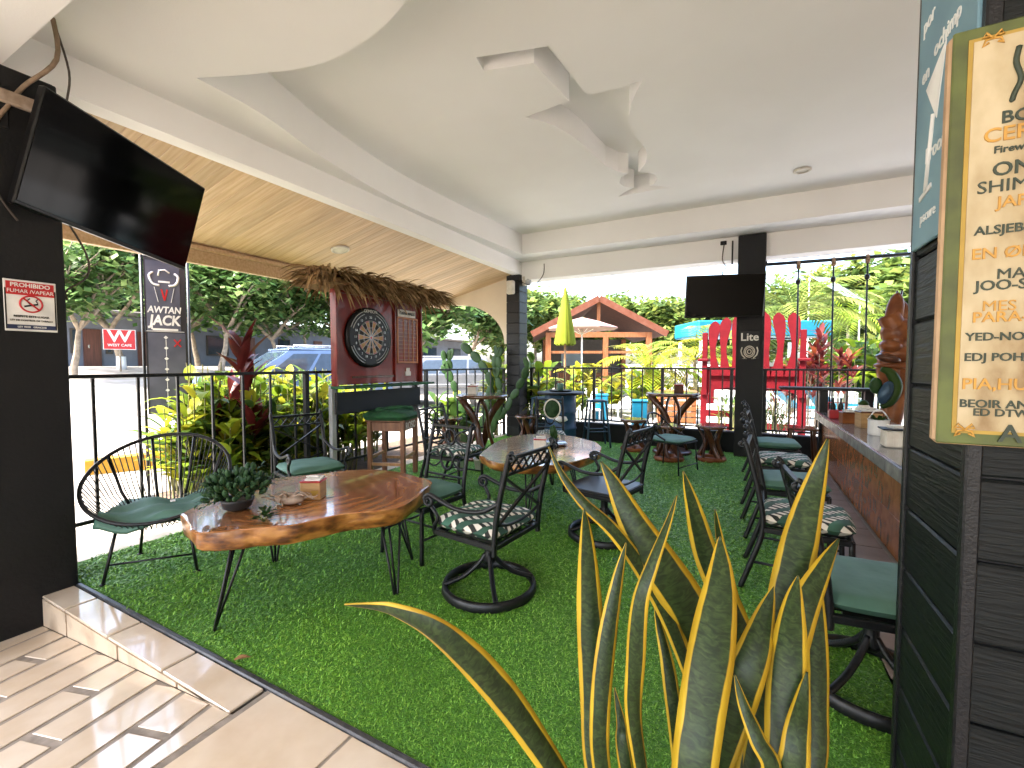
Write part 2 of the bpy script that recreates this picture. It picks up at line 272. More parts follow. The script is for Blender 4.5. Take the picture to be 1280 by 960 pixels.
# ------------------------------------------------------------------ mesh builder
class MB:
    def __init__(s): s.v = []; s.f = []; s.m = []; s.s = []; s.uv = None
    def add(s, vs, fs, m=0, sm=False):
        o = len(s.v); s.v += [tuple(x) for x in vs]
        for q in fs: s.f.append(tuple(i+o for i in q)); s.m.append(m); s.s.append(sm)
        return s
    def box(s, c, d, rz=0, bev=0, m=0, rx=0, mtx=None):
        hx, hy, hz = d[0]/2, d[1]/2, d[2]/2
        T = mtx if mtx is not None else Matrix.Translation(Vector(c)) @ Matrix.Rotation(rz, 4, 'Z') @ Matrix.Rotation(rx, 4, 'X')
        b = min(bev, hx*.9, hy*.9, hz*.9)
        if b <= 0:
            vs = [T @ Vector((x*hx, y*hy, z*hz)) for x in (-1, 1) for y in (-1, 1) for z in (-1, 1)]
            return s.add(vs, [(0, 1, 3, 2), (4, 6, 7, 5), (0, 4, 5, 1), (2, 3, 7, 6), (0, 2, 6, 4), (1, 5, 7, 3)], m)
        vs = []; ix = {}
        for x in (-1, 1):
            for y in (-1, 1):
                for z in (-1, 1):
                    for a in range(3):
                        p = [x*(hx-b), y*(hy-b), z*(hz-b)]; p[a] = (x, y, z)[a]*(hx, hy, hz)[a]
                        ix[(x, y, z, a)] = len(vs); vs.append(T @ Vector(p))
        fs = []
        for sg in (-1, 1):
            fs.append([ix[(sg, y, z, 0)] for y, z in ((-1, -1), (1, -1), (1, 1), (-1, 1))][::sg])
            fs.append([ix[(x, sg, z, 1)] for x, z in ((-1, -1), (-1, 1), (1, 1), (1, -1))][::sg])
            fs.append([ix[(x, y, sg, 2)] for x, y in ((-1, -1), (1, -1), (1, 1), (-1, 1))][::sg])
        for a in (-1, 1):
            for c2 in (-1, 1):
                fs.append([ix[(-1, a, c2, 1)], ix[(1, a, c2, 1)], ix[(1, a, c2, 2)], ix[(-1, a, c2, 2)]][::-a*c2])
                fs.append([ix[(a, -1, c2, 0)], ix[(a, 1, c2, 0)], ix[(a, 1, c2, 2)], ix[(a, -1, c2, 2)]][::a*c2])
                fs.append([ix[(a, c2, -1, 0)], ix[(a, c2, 1, 0)], ix[(a, c2, 1, 1)], ix[(a, c2, -1, 1)]][::-a*c2])
        for x in (-1, 1):
            for y in (-1, 1):
                for z in (-1, 1): fs.append([ix[(x, y, z, 0)], ix[(x, y, z, 1)], ix[(x, y, z, 2)]][::x*y*z])
        return s.add(vs, fs, m)
    def bar(s, p, q, w, t, bev=0, up=(0, 0, 1), m=0):
        p = Vector(p); q = Vector(q); y = (q-p); L = y.length; y.normalize(); u = Vector(up)
        if abs(u.dot(y)) > .98: u = Vector((1, 0, 0))
        x = y.cross(u).normalized(); z = x.cross(y)
        T = Matrix.Translation((p+q)/2) @ Matrix((x, y, z)).transposed().to_4x4()
        return s.box(None, (w, L, t), bev=bev, m=m, mtx=T)
    def tube(s, pts, r, n=8, closed=False, m=0, flat=None, cap=True):
        P = [Vector(p) for p in pts]; k = len(P); rr = r if isinstance(r, (list, tuple)) else [r]*k
        vs = []; N = None
        for i in range(k):
            a = P[i-1] if (i > 0 or closed) else P[i]; b = P[(i+1) % k] if (i < k-1 or closed) else P[i]
            t = (b-a).normalized()
            if N is None: N = t.orthogonal().normalized() if flat is None else (Vector(flat)-t*Vector(flat).dot(t)).normalized()
            else: N = (N-t*N.dot(t)).normalized()
            B = t.cross(N); f2 = 1 if flat is None else .45
            for j in range(n):
                an = 2*math.pi*(j+.5)/n; vs.append(P[i]+N*(math.cos(an)*rr[i]*f2)+B*(math.sin(an)*rr[i]))
        fs = []
        for i in range(k if closed else k-1):
            i2 = (i+1) % k
            for j in range(n): fs.append((i*n+j, i*n+(j+1) % n, i2*n+(j+1) % n, i2*n+j))
        s.add(vs, fs, m, True)
        if cap and not closed:
            o = len(s.v)-len(vs); s.f.append(tuple(o+j for j in range(n))[::-1]); s.m.append(m); s.s.append(False)
            s.f.append(tuple(o+(k-1)*n+j for j in range(n))); s.m.append(m); s.s.append(False)
        return s
    def lathe(s, prof, n=20, c=(0, 0, 0), m=0, sm=True, sq=None):
        vs = []; k = len(prof)
        for (r, z) in prof:
            for j in range(n): a = 2*math.pi*j/n; vs.append((c[0]+r*math.cos(a), c[1]+r*math.sin(a)*(sq or 1), c[2]+z))
        fs = [(i*n+j, i*n+(j+1) % n, (i+1)*n+(j+1) % n, (i+1)*n+j) for i in range(k-1) for j in range(n)]
        s.add(vs, fs, m, sm); o = len(s.v)-len(vs)
        for q, i in ((1, 0), (0, k-1)):
            t = tuple(o+i*n+j for j in range(n)); s.f.append(t[::-1] if q else t); s.m.append(m); s.s.append(False)
        return s
    def prism(s, poly, z0, z1, m=0, mtx=None, sides=True):
        k = len(poly); T = mtx or Matrix()
        ar = sum(poly[i][0]*poly[(i+1) % k][1]-poly[(i+1) % k][0]*poly[i][1] for i in range(k))
        if ar < 0: poly = poly[::-1]
        vs = [T @ Vector((p[0], p[1], z)) for z in (z0, z1) for p in poly]
        tri = tessellate_polygon([[Vector((p[0], p[1], 0)) for p in poly]])
        fs = []
        for t in tri:
            a, b, c = t; A = Vector(poly[b])-Vector(poly[a]); B = Vector(poly[c])-Vector(poly[a])
            if A[0]*B[1]-A[1]*B[0] < 0: t = (a, c, b)
            fs.append(tuple(i+k for i in t)); fs.append(tuple(t[::-1]))
        if sides: fs += [(i, (i+1) % k, (i+1) % k+k, i+k) for i in range(k)]
        return s.add(vs, fs, m)
    def pillow(s, w, d, h, c=(0, 0, 0), n=10, m=0, p=6, rz=0, wob=0):
        vs = []; R_ = Matrix.Rotation(rz, 3, 'Z')
        for sgn in (1, -1):
            for i in range(n+1):
                for j in range(n+1):
                    x = -1+2*i/n; y = -1+2*j/n; x = math.copysign(abs(x)**.7, x); y = math.copysign(abs(y)**.7, y)
                    e = max(0, (1-abs(x)**p))*max(0, (1-abs(y)**p)); z = sgn*h*.5*(e**.4)
                    if wob and sgn > 0: z += wob*math.sin(x*5+y*3)*math.cos(y*4-x)*e
                    k = 1-.06*(abs(x*y)**3)
                    v = R_ @ Vector((x*w/2*k, y*d/2*k, z)); vs.append((v.x+c[0], v.y+c[1], v.z+c[2]))
        o = (n+1)**2; fs = []
        for i in range(n):
            for j in range(n):
                a = i*(n+1)+j; q = (a, a+n+1, a+n+2, a+1); fs.append(q); fs.append(tuple(x+o for x in q[::-1]))
        return s.add(vs, fs, m, True)
    def ell(s, c, r, n=10, k=6, m=0, mtx=None):
        vs = []; T = mtx or Matrix()
        for i in range(k+1):
            ph = math.pi*i/k
            for j in range(n):
                a = 2*math.pi*j/n; v = T @ Vector((r[0]*math.sin(ph)*math.cos(a), r[1]*math.sin(ph)*math.sin(a), r[2]*math.cos(ph))); vs.append((v.x+c[0], v.y+c[1], v.z+c[2]))
        fs = [(i*n+j, (i+1)*n+j, (i+1)*n+(j+1) % n, i*n+(j+1) % n) for i in range(k) for j in range(n)]
        return s.add(vs, fs, m, True)
    def leaf(s, base, dirv, L, W, droop=.3, up=(0, 0, 1), seg=4, m=0, fold=.25, tw=0):
        d = Vector(dirv).normalized(); u = Vector(up); sd = d.cross(u)
        if sd.length < .05: sd = Vector((1, 0, 0))
        sd.normalize(); nrm = sd.cross(d)
        if tw: q = Matrix.Rotation(tw, 3, d); sd = q @ sd; nrm = q @ nrm
        vs = []; base = Vector(base)
        for i in range(seg+1):
            t = i/seg; wd = W*.5*(math.sin(math.pi*min(1, (t*.93+.07))**.8)+.02); c = base+d*(L*t)+Vector((0, 0, -1))*(droop*L*t*t)
            vs += [c-sd*wd+nrm*wd*fold, c, c+sd*wd+nrm*wd*fold]
        fs = []
        for i in range(seg):
            a = i*3; fs += [(a, a+1, a+4, a+3), (a+1, a+2, a+5, a+4)]
        return s.add(vs, fs, m, True)
    def build(s, name, mats, parent=None, loc=None):
        me = bpy.data.meshes.new(name); me.from_pydata(s.v, [], s.f)
        if not isinstance(mats, (list, tuple)): mats = [mats]
        for x in mats: me.materials.append(M[x] if isinstance(x, str) else x)
        me.polygons.foreach_set('material_index', s.m); me.polygons.foreach_set('use_smooth', s.s)
        if s.uv:
            ul = me.uv_layers.new(name='UVMap'); fl = []
            for l in me.loops: fl += s.uv[l.vertex_index]
            ul.data.foreach_set('uv', fl)
        me.update(); o = bpy.data.objects.new(name, me); col.objects.link(o)
        if parent is not None: o.parent = parent
        if loc is not None: o.location = loc
        return o
def meshobj(name, o, parent=None, loc=(0, 0, 0), rz=0):
    c = bpy.data.objects.new(name, o.data); col.objects.link(c); c.parent = parent; c.location = loc; c.rotation_euler = (0, 0, rz); return c
def tag(o, label, cat, group=None):
    o['label'] = label; o['category'] = cat
    if group: o['group'] = group
    return o
def thing(name, label, cat, loc=(0, 0, 0), rz=0, group=None):
    o = bpy.data.objects.new(name, None); col.objects.link(o); o.location = loc; o.rotation_euler = (0, 0, rz); o.empty_display_size = .2
    return tag(o, label, cat, group)
def struct(o): o['kind'] = 'structure'; return o
def stuff(o): o['kind'] = 'stuff'; return o
def copy_tree(o, parent=None):
    c = o.copy(); col.objects.link(c); c.parent = parent
    for ch in list(o.children): copy_tree(ch, c)
    return c
def place(o, loc, rz, label=None): 
    o.location = loc; o.rotation_euler = (0, 0, rz)
    if label: o['label'] = label
    return o
def face(fx, fy): return math.atan2(-fx, fy)
def frame(origin, right, up):
    x = Vector(right).normalized(); y = Vector(up); y = (y-x*y.dot(x)).normalized(); z = x.cross(y)
    return Matrix.Translation(Vector(origin)) @ Matrix((x, y, z)).transposed().to_4x4()
def text(name, body, size, m, mtx, parent=None, bold=0, align='CENTER', sx=1, thick=.0015, shear=0):
    cu = bpy.data.curves.new('t', 'FONT'); cu.body = body; cu.size = size; cu.align_x = align; cu.align_y = 'CENTER'; cu.offset = 0 if 'M' in body else bold*size; cu.extrude = thick; cu.resolution_u = 3; cu.shear = shear
    t = bpy.data.objects.new('t', cu); col.objects.link(t); bpy.context.view_layer.update()
    me = bpy.data.meshes.new_from_object(t.evaluated_get(bpy.context.evaluated_depsgraph_get())); bpy.data.objects.remove(t); bpy.data.curves.remove(cu)
    me.materials.clear(); me.materials.append(M[m]); me.transform(mtx @ Matrix.Scale(sx, 4, (1, 0, 0)))
    o = bpy.data.objects.new(name, me); col.objects.link(o); o.parent = parent; return o
def smooth(pts, n=6):
    P = [Vector(p) for p in pts]; out = []
    for i in range(len(P)-1):
        a = P[max(i-1, 0)]; b = P[i]; c = P[i+1]; d = P[min(i+2, len(P)-1)]
        for j in range(n):
            t = j/n; out.append(.5*((2*b)+(c-a)*t+(2*a-5*b+4*c-d)*t*t+(3*b-a-3*c+d)*t**3))
    out.append(P[-1]); return out
# ================================================================== SETTING
def ground_z(x, y):
    if x < -7: return min(-.22+.115*(-7-x), 1.35)
    return -.22
xs = [-260, -120, -60, -40, -32, -26, -22, -20.65]+[-20.6+.8*i for i in range(18)]+[-6.2, -4.4, 0, 5, 15, 40, 120, 260]
ys = [-260, -120, -40, -15, -5, 0, 3, 6, 9, 12, 16, 20, 26, 34, 50, 90, 180, 300]
b = MB(); nx, ny = len(xs), len(ys)
b.add([(x, y, ground_z(x, y)) for x in xs for y in ys], [(i*ny+j, (i+1)*ny+j, (i+1)*ny+j+1, i*ny+j+1) for i in range(nx-1) for j in range(ny-1)], 0, True)
struct(b.build('ground', 'gravel'))
b = MB(); b.box((14, 26, -.17), (38, 34.8, .08)); struct(b.build('pool_deck', 'deck'))
# base slab below the seating area
b = MB(); b.box((-.9, 4.65, -.17), (7.1, 6.93, .30)); b.box((-.9, -1.75, -.185), (2, 5.85, .30)); b.box((2.0, -1.75, -.187), (5, 5.85, .30))
struct(b.build('patio_slab', 'concrete'))
# turf carpet
TX0, TX1, TY0, TY1 = -4.28, .62, 1.215, 8.02
b = MB(); b.box(((TX0+TX1)/2, (TY0+TY1)/2, -.004), (TX1-TX0, TY1-TY0, .014)); turf = struct(b.build('turf_carpet', 'turf_base'))
def blades():
    pts = []
    N = 400000
    px_ = RNG.uniform(TX0+.01, TX1-.01, N); py_ = RNG.uniform(TY0+.01, TY1-.01, N); d = np.hypot(px_, py_)
    keep = RNG.random(N) < np.minimum(1, (1.9/d)**2.0); px_ = px_[keep]; py_ = py_[keep]; d = d[keep]; n = len(px_)
    an = RNG.uniform(0, 2*np.pi, n); L = RNG.uniform(.019, .040, n)*np.clip(d/2.4, .8, 1.9); W = RNG.uniform(.0019, .0032, n)*np.clip(d/2.2, .8, 2.2)
    cu = RNG.uniform(-2.2, 2.2, n); el = RNG.uniform(.25, 1.15, n)
    S = 4; V = np.zeros((n, (S+1)*2, 3)); p = np.stack([px_, py_, np.full(n, .002)], 1)
    for i in range(S+1):
        dx = np.cos(an); dy = np.sin(an)
        wv = W*(1-.6*i/S)
        V[:, 2*i] = p+np.stack([-dy*wv, dx*wv, 0*wv], 1); V[:, 2*i+1] = p+np.stack([dy*wv, -dx*wv, 0*wv], 1)
        st = L/S; p = p+np.stack([dx*np.cos(el)*st, dy*np.cos(el)*st, np.sin(el)*st], 1)
        an = an+cu/S; el = el-.62
        p[:, 2] = np.maximum(p[:, 2], .004)
    F = np.array([(2*i, 2*i+1, 2*i+3, 2*i+2) for i in range(S)])
    faces = (F[None]+(np.arange(n)*(S+1)*2)[:, None, None]).reshape(-1, 4)
    me = bpy.data.meshes.new('turf_blades'); me.vertices.add(n*(S+1)*2); me.vertices.foreach_set('co', V.ravel())
    me.loops.add(len(faces)*4); me.loops.foreach_set('vertex_index', faces.ravel().astype(np.int32)); me.polygons.add(len(faces))
    me.polygons.foreach_set('loop_start', np.arange(len(faces), dtype=np.int32)*4)
    for x in ('turf_a', 'turf_b', 'turf_c'): me.materials.append(M[x])
    mi = np.repeat(RNG.choice([0, 0, 1, 2], n), S).astype(np.int32); me.polygons.foreach_set('material_index', mi); me.update(); me.validate()
    o = bpy.data.objects.new('turf_blades', me); col.objects.link(o); stuff(o)
    o['label'] = 'curly green artificial grass blades covering the patio floor'; o['category'] = 'artificial grass'
blades()
b = MB(); b.box((-1.6, 1.198, -.005), (4.5, .03, .03), bev=.006); struct(b.build('edge_strip', 'edge_strip'))
# paver strip in front of the bar
pav = MB(); pav.box((.81, 5.25, -.012), (.375, 5.4, .016)); pav = struct(pav.build('bar_walkway', 'grout'))
b = MB(); b.box((0, 0, 0), (.362, .44, .012), bev=.002); t0 = b.build('paver', 'bar_paver', pav, (.81, 2.78, .002))
for i in range(1, 12): meshobj('paver', t0, pav, (.81, 2.78+.45*i, .002))
# tiled floor: ramp at the left, level at the right
def floor_z(x): return .095*(x+1.85) if x < -1.85 else 0
b = MB()
b.add([(-7, -4.5, floor_z(-7)-.003), (-1.85, -4.5, -.003), (-1.85, 1.03, -.003), (-7, 1.03, floor_z(-7)-.003)], [(0, 1, 2, 3)])
b.add([(-1.85, -4.5, -.003), (4.5, -4.5, -.003), (4.5, 1.185, -.003), (-1.85, 1.185, -.003)], [(0, 1, 2, 3)])
tf = struct(b.build('tile_floor', 'grout'))
def clip(poly, a, bb, c):       # keep a*x+b*y<=c
    out = []
    for i in range(len(poly)):
        p, q = poly[i], poly[(i+1) % len(poly)]; fp = a*p[0]+bb*p[1]-c; fq = a*q[0]+bb*q[1]-c
        if fp <= 0: out.append(p)
        if fp*fq < 0: t = fp/(fp-fq); out.append((p[0]+(q[0]-p[0])*t, p[1]+(q[1]-p[1])*t))
    return out
def tile_piece(poly, name='tile', m='tile', par=tf):
    if len(poly) < 3: return
    k = len(poly); vs = [(x, y, floor_z(x)) for x, y in poly]; c = Vector((sum(v[0] for v in vs)/k, sum(v[1] for v in vs)/k, 0))
    ins = [(v[0]+(c.x-v[0])*.012, v[1]+(c.y-v[1])*.012, v[2]+.0015) for v in vs]; lo = [(v[0], v[1], v[2]-.011) for v in vs]
    o = MB(); o.add(lo+vs+ins, [(i, (i+1) % k, (i+1) % k+k, i+k) for i in range(k)]+[(i+k, (i+1) % k+k, (i+1) % k+2*k, i+2*k) for i in range(k)]+[tuple(range(2*k, 3*k))])
    return o.build(name, m, par)
dr = Vector((-.19, .982)); nr = Vector((.982, .19))         # strip direction, across
rr = random.Random(3)
for i in range(-10, 26):
    a0 = -3.03+i*.213; a1 = a0+.181      # across coordinate of a strip
    off = (i*.37) % .62
    for j in range(-3, 6):
        l0 = -.62*2+j*.62+off; l1 = l0+.585
        P = [nr*a0+dr*l0, nr*a1+dr*l0, nr*a1+dr*l1, nr*a0+dr*l1]; poly = [(p.x, p.y) for p in P]
        poly = clip(poly, 0, 1, 1.026); poly = clip(poly, 1, .0, -1.86); poly = clip(poly, -1, 0, 5.2); poly = clip(poly, 0, -1, 1.0)
        if len(poly) >= 3: tile_piece(poly)
for ix in range(12):
    for iy in range(5):
        x0 = -1.82+ix*.50; y1 = 1.18-iy*.47
        tile_piece([(x0, y1-.455), (x0+.485, y1-.455), (x0+.485, y1), (x0, y1)])
# step along the carpet edge
st = MB(); st.box((-2.87, 1.11, -.105), (1.97, .14, .19)); st = struct(st.build('step', 'grout'))
ex = [-3.86, -3.52, -2.97, -2.41, -1.86]
for i in range(4):
    q = MB(); q.box(((ex[i]+ex[i+1])/2, 1.103, -.004), (ex[i+1]-ex[i]-.022, .150, .014), bev=.003); q.build('step_tile', 'tile', st)
rxs = [-3.86, -3.50, -2.86, -2.28, -1.9]
for i in range(4):
    x0, x1 = rxs[i]+.01, rxs[i+1]-.01; z0, z1 = floor_z(x0)+.003, floor_z(x1)+.003
    q = MB(); q.add([(x0, 1.028, z0), (x1, 1.028, z1), (x1, 1.028, -.018), (x0, 1.028, -.018), (x0, 1.046, z0), (x1, 1.046, z1), (x1, 1.046, -.018), (x0, 1.046, -.018)], [(0, 1, 2, 3), (3, 2, 6, 7), (0, 3, 7, 4), (1, 5, 6, 2)]); q.build('riser_tile', 'tile_rough', st)
# concrete kerb under the left fence and soil bed
b = MB(); b.box((-4.45, 4.6, -.14), (.30, 6.8, .2), bev=.01); struct(b.build('kerb', 'concrete'))
b = MB(); b.box((-5.55, 5.4, -.19), (1.7, 5.4, .1), bev=.03); struct(b.build('planting_bed', 'soil'))

# ------------------------------------------------------------------ roof and ceiling
ZA, ZB, ZC = 3.44, 3.80, 4.04
ceil = MB()
outer = [(-3.9, -5.4), (4.2, -5.4), (4.2, 7.85), (-3.9, 7.85)]
wave = [(p.x, p.y) for p in smooth([(-3.42, 1.79, 0), (-3.45, 2.3, 0), (-3.66, 3.1, 0), (-3.80, 4.2, 0), (-3.77, 5.4, 0), (-3.68, 6.5, 0), (-3.62, 7.3, 0)], 7)]
blob = [(p.x, p.y) for p in smooth([(-.75, .4, 0), (-.85, 1.05, 0), (-1.2, 1.62, 0), (-1.67, 1.95, 0), (-2.08, 2.07, 0), (-2.54, 2.09, 0), (-3.0, 1.96, 0), (-3.42, 1.79, 0)], 7)]
hole = wave+[(3.0, 7.3), (3.0, .4)]+blob[:-1]
gob_z = [(132, 195), (475, 142), (655, 375), (918, 303), (885, 360), (862, 415), (851, 475), (862, 540), (890, 578), (920, 610), (938, 650), (930, 695), (895, 735), (940, 738), (975, 748), (985, 768), (970, 790), (948, 799), (1052, 803), (930, 825), (800, 850), (845, 822), (875, 808), (830, 802), (808, 785), (815, 758), (848, 741), (800, 733), (740, 705), (690, 660), (640, 607), (575, 557), (500, 515), (430, 492), (362, 477), (570, 400), (405, 221), (168, 257)]
gob = [tuple(gz(560+x/3.765, 20+y/3.765, ZB)[:2]) for x, y in gob_z]
def flat(loops, z, up=False):
    P = [Vector((p[0], p[1], 0)) for l in loops for p in l]
    tri = tessellate_polygon([[Vector((p[0], p[1], 0)) for p in l] for l in loops]); fs = []
    for a, c, d in tri:
        A = P[c]-P[a]; B = P[d]-P[a]; s_ = A.x*B.y-A.y*B.x
        fs.append((a, c, d) if (s_ > 0) == up else (a, d, c))
    return [(p.x, p.y, z) for p in P], fs
def rim(loop, z0, z1):
    k = len(loop); return [(x, y, z0) for x, y in loop]+[(x, y, z1) for x, y in loop], [(i, (i+1) % k, (i+1) % k+k, i+k) for i in range(k)]
ceil.add(*flat([outer, hole], ZA)); ceil.add(*rim(hole, ZA, ZB)); ceil.add(*flat([hole, gob], ZB)); ceil.add(*rim(gob, ZB, ZC)); ceil.add(*flat([gob], ZC))
ceil = struct(ceil.build('ceiling', 'plaster'))
b = MB(); b.box((.2, 1.35, 4.22), (8.6, 13.9, .3)); struct(b.build('roof_slab', 'concrete'))
b = MB(); b.box((-3.982, 1.25, 3.58), (.165, 13.3, .78)); struct(b.build('side_beam', 'plaster'))
b = MB(); b.box((.1, 8.03, 3.53), (8.2, .355, .88)); struct(b.build('rear_beam', 'plaster'))
b = MB(); b.box((-2.2, .72, 3.32), (3.3, .5, .26)); struct(b.build('front_beam', 'plaster'))
b = MB(); b.box((3.6, 1.5, 1.9), (.2, 12.8, 4.2)); tag(b.build('inner_wall', 'cream_wall'), 'cream plastered inner wall behind the bar at the right', 'wall')
# sloping wooden soffit of the side eave
SX0, SZ0, SX1, SZ1 = -4.06, 3.20, -5.66, 2.84
sof = MB(); sof.add([(SX0, -3.5, SZ0+.05), (SX1-.15, -3.5, SZ1+.016), (SX1-.15, 8.0, SZ1+.016), (SX0, 8.0, SZ0+.05)], [(0, 1, 2, 3), (3, 2, 1, 0)])
sof.add([(SX0-.0, -3.5, SZ0+.35), (SX1-.3, -3.5, SZ1+.3), (SX1-.3, 8.0, SZ1+.3), (SX0, 8.0, SZ0+.35)], [(0, 1, 2, 3), (3, 2, 1, 0)])
sof = struct(sof.build('eave_soffit', 'board_edge'))
sl_ = math.hypot(SX1-SX0, SZ1-SZ0); ang = math.atan2(SZ0-SZ1, SX0-SX1)
q = MB(); q.box((0, 0, 0), (sl_, .0975, .014), bev=.0025); p0 = q.build('plank', 'soffit_wood', sof); first = True
for i in range(114):
    o = p0 if i == 0 else meshobj('plank', p0, sof)
    o.location = ((SX0+SX1)/2, -3.4+.1*i, (SZ0+SZ1)/2+.012+random.uniform(-.001, .001)); o.rotation_euler = (0, -ang, 0)
q = MB(); q.box((SX1-.04, 2.2, SZ1-.10), (.07, 11.4, .24), bev=.006); q.build('fascia', 'soffit_wood', sof)
q = MB(); q.box((SX1+.02, 2.2, SZ1-.04), (.035, 11.4, .05), bev=.006); q.build('trim', 'soffit_wood', sof)
# end wall of the eave with curved bracket
arc = [(-5.66, 2.86)]+[(-4.22-1.05*math.sin(R(a))-.02, 1.80+.93*math.cos(R(90-a))*1) for a in ()]
pts = [(-4.1, 3.2), (-5.68, 2.84), (-5.60, 2.80)]+[(-4.33-1.05*math.cos(R(a)), 1.86+.86*math.sin(R(a))) for a in range(86, -1, -6)][::1]
pts = [(-4.1, 3.21), (-5.68, 2.85), (-5.62, 2.72)]+[(-5.45+1.13*math.sin(R(a)), 1.86+.84*math.cos(R(a))) for a in range(0, 91, 6)]+[(-4.1, 1.84)]
q = MB(); q.prism(pts, -.05, .05, mtx=Matrix.Translation((0, 7.95, 0)) @ Matrix.Rotation(math.pi/2, 4, 'X')); tag(q.build('end_wall', 'cream_wall'), 'cream plastered end wall with a curved cut-out under the wooden eave', 'wall')

# ------------------------------------------------------------------ columns
def clad_post(name, label, x0, x1, y0, y1, z0, z1, ph, mt='dark_panel', cm='black'):
    t = thing(name, label, 'column', ((x0+x1)/2, (y0+y1)/2, z0))
    dx, dy = x1-x0, y1-y0; q = MB(); q.box((0, 0, (z1-z0)/2), (dx-.03, dy-.03, z1-z0)); q.build('core', cm, t)
    n = int((z1-z0)/ph+.999); base = None
    for i in range(n):
        h = min(ph, z1-z0-i*ph)-.006
        if h <= .01: continue
        if base is None or abs(h-ph+.006) > 1e-4:
            q = MB(); q.box((0, 0, h/2), (dx, dy, h), bev=.006); o = q.build('cladding_board', mt, t, (0, 0, i*ph))
            if base is None: base = o
        else: o = meshobj('cladding_board', base, t, (0, 0, i*ph))
    return t
LC = clad_post('column', 'wide black column at the left carrying the big television', -4.35, -3.85, .35, 1.2, -.36, 3.19, 3.56, 'dark_flat')
sA, sB = gx(-30, 118, -3.84), gx(46, 134, -3.84); q = MB(); q.box((.256, (sA.y+sB.y)/2-.775, sB.z+.36), (.03, sB.y-sA.y, .075), bev=.006); q.box((.262, (sA.y+sB.y)/2-.775, sB.z+.325), (.03, sB.y-sA.y, .018), bev=.004); q.build('shelf_board', 'driftwood', LC)
q = MB(); q.box((.253, -.1, 3.30), (.02, .62, .24), bev=.004); q.build('top_board', 'dark_flat', LC)
clad_post('column', 'slim black planked post at the far corner below the beams', -4.19, -3.9, 7.75, 8.1, 0, 3.43, .205)
clad_post('column', 'plain black square post at the rear holding the wall television', -.12, .26, 7.75, 8.1, 0, 3.43, 3.44, 'dark_flat')
RC = clad_post('column', 'dark green-black planked column in the right foreground', .472, 1.02, 1.41, 1.86, 0, 3.43, .198, 'clad_board')
for (x, y) in ((-.267, .218), (-.267, -.218)):
    q = MB(); q.box((x, y, 1.715), (.03, .03, 3.43), bev=.004); q.build('corner_trim', 'iron', RC)

# ------------------------------------------------------------------ fences
def fence(name, label, A, B, ztop, zbot, zfoot, nb, posts, rail=.045, barw=.02, postw=.05):
    A = Vector((*A, 0)); B = Vector((*B, 0)); d = (B-A); L = d.length; u = d/L; rz = math.atan2(u.y, u.x)
    t = thing(name, label, 'fence', A, rz)
    q = MB(); q.box((L/2, 0, ztop), (L, rail, .03), bev=.005); q.build('top_rail', 'iron', t)
    q = MB(); q.box((L/2, 0, zbot), (L, .03, .03), bev=.005); q.build('bottom_rail', 'iron', t)
    q = MB(); q.box((0, 0, (ztop+zbot)/2), (barw, barw, ztop-zbot-.032)); b0 = None
    for i in range(1, nb):
        x = L*i/nb
        if any(abs(x-p) < .06 for p in posts): continue
        if b0 is None: b0 = q.build('fence_bar', 'iron', t, (x, 0, 0))
        else: meshobj('fence_bar', b0, t, (x, 0, 0))
    for p in posts:
        q = MB(); q.box((p, 0, (ztop+zfoot)/2), (postw, postw, ztop-zfoot-.031)); q.build('fence_post', 'iron', t)
    return t
fence('railing', 'black iron railing along the parking side of the patio', (-4.42, 1.22), (-4.42, 8.1), 1.355, .24, -.05, 24, [.03, 2.15, 4.3, 6.85])
b = MB(); b.box((-2.05, 8.2, .12), (4.4, .16, .42), bev=.01); tag(b.build('low_wall', 'dark_flat'), 'low black wall under the rear railing left of the rear post', 'wall')
b = MB(); b.box((1.85, 8.2, .12), (3.2, .16, .42), bev=.01); tag(b.build('low_wall', 'dark_flat'), 'low black wall under the rear railing behind the bar', 'wall')
fence('railing', 'black iron railing along the rear edge facing the pool', (-3.88, 8.2), (-.13, 8.2), 1.37, .38, .33, 20, [.03, 1.35, 2.6, 3.7])
fence('railing', 'black iron railing behind the bar at the rear right', (.27, 8.2), (3.4, 8.2), 1.36, .38, .33, 17, [.03, 1.7, 3.1])
# hanging rods right of the rear post
t = thing('hanging_rail', 'thin black overhead pipe across the opening right of the rear post', 'pipe', (.25, 8.28, 3.03))
q = MB(); q.tube([(0, 0, .02), (1.0, 0, .0), (2.2, 0, -.02)], .028, 8); q.build('pipe', 'iron', t)
q = MB(); q.box((.02, -.03, .15), (.05, .05, .3)); q.build('bracket', 'iron', t)
q = MB(); q.box((2.1, -.03, .15), (.05, .05, .3)); q.build('bracket', 'iron', t)
for x, w_ in ((.72, 'left'), (1.17, 'middle'), (1.58, 'right')):
    t = thing('hanging_rod', 'slim black rod with a knot hanging from the overhead pipe, '+{'left': 'nearest the rear post', 'middle': 'middle of three', 'right': 'farthest from the rear post'}[w_], 'rod', (x, 8.28, .33), group='rods hanging from the overhead pipe')
    q = MB(); q.tube([(0, 0, 0), (.01, 0, 1.2), (0, 0, 2.7)], .013, 6); q.build('rod', 'iron', t)
    for z, h in ((2.36, .09), (2.60, .14)):
        q = MB(); q.lathe([(.014, 0), (.032, .02), (.034, h-.02), (.014, h)], 8, (0, 0, z)); q.build('knot', 'iron' if z < 2.5 else 'rattan', t)
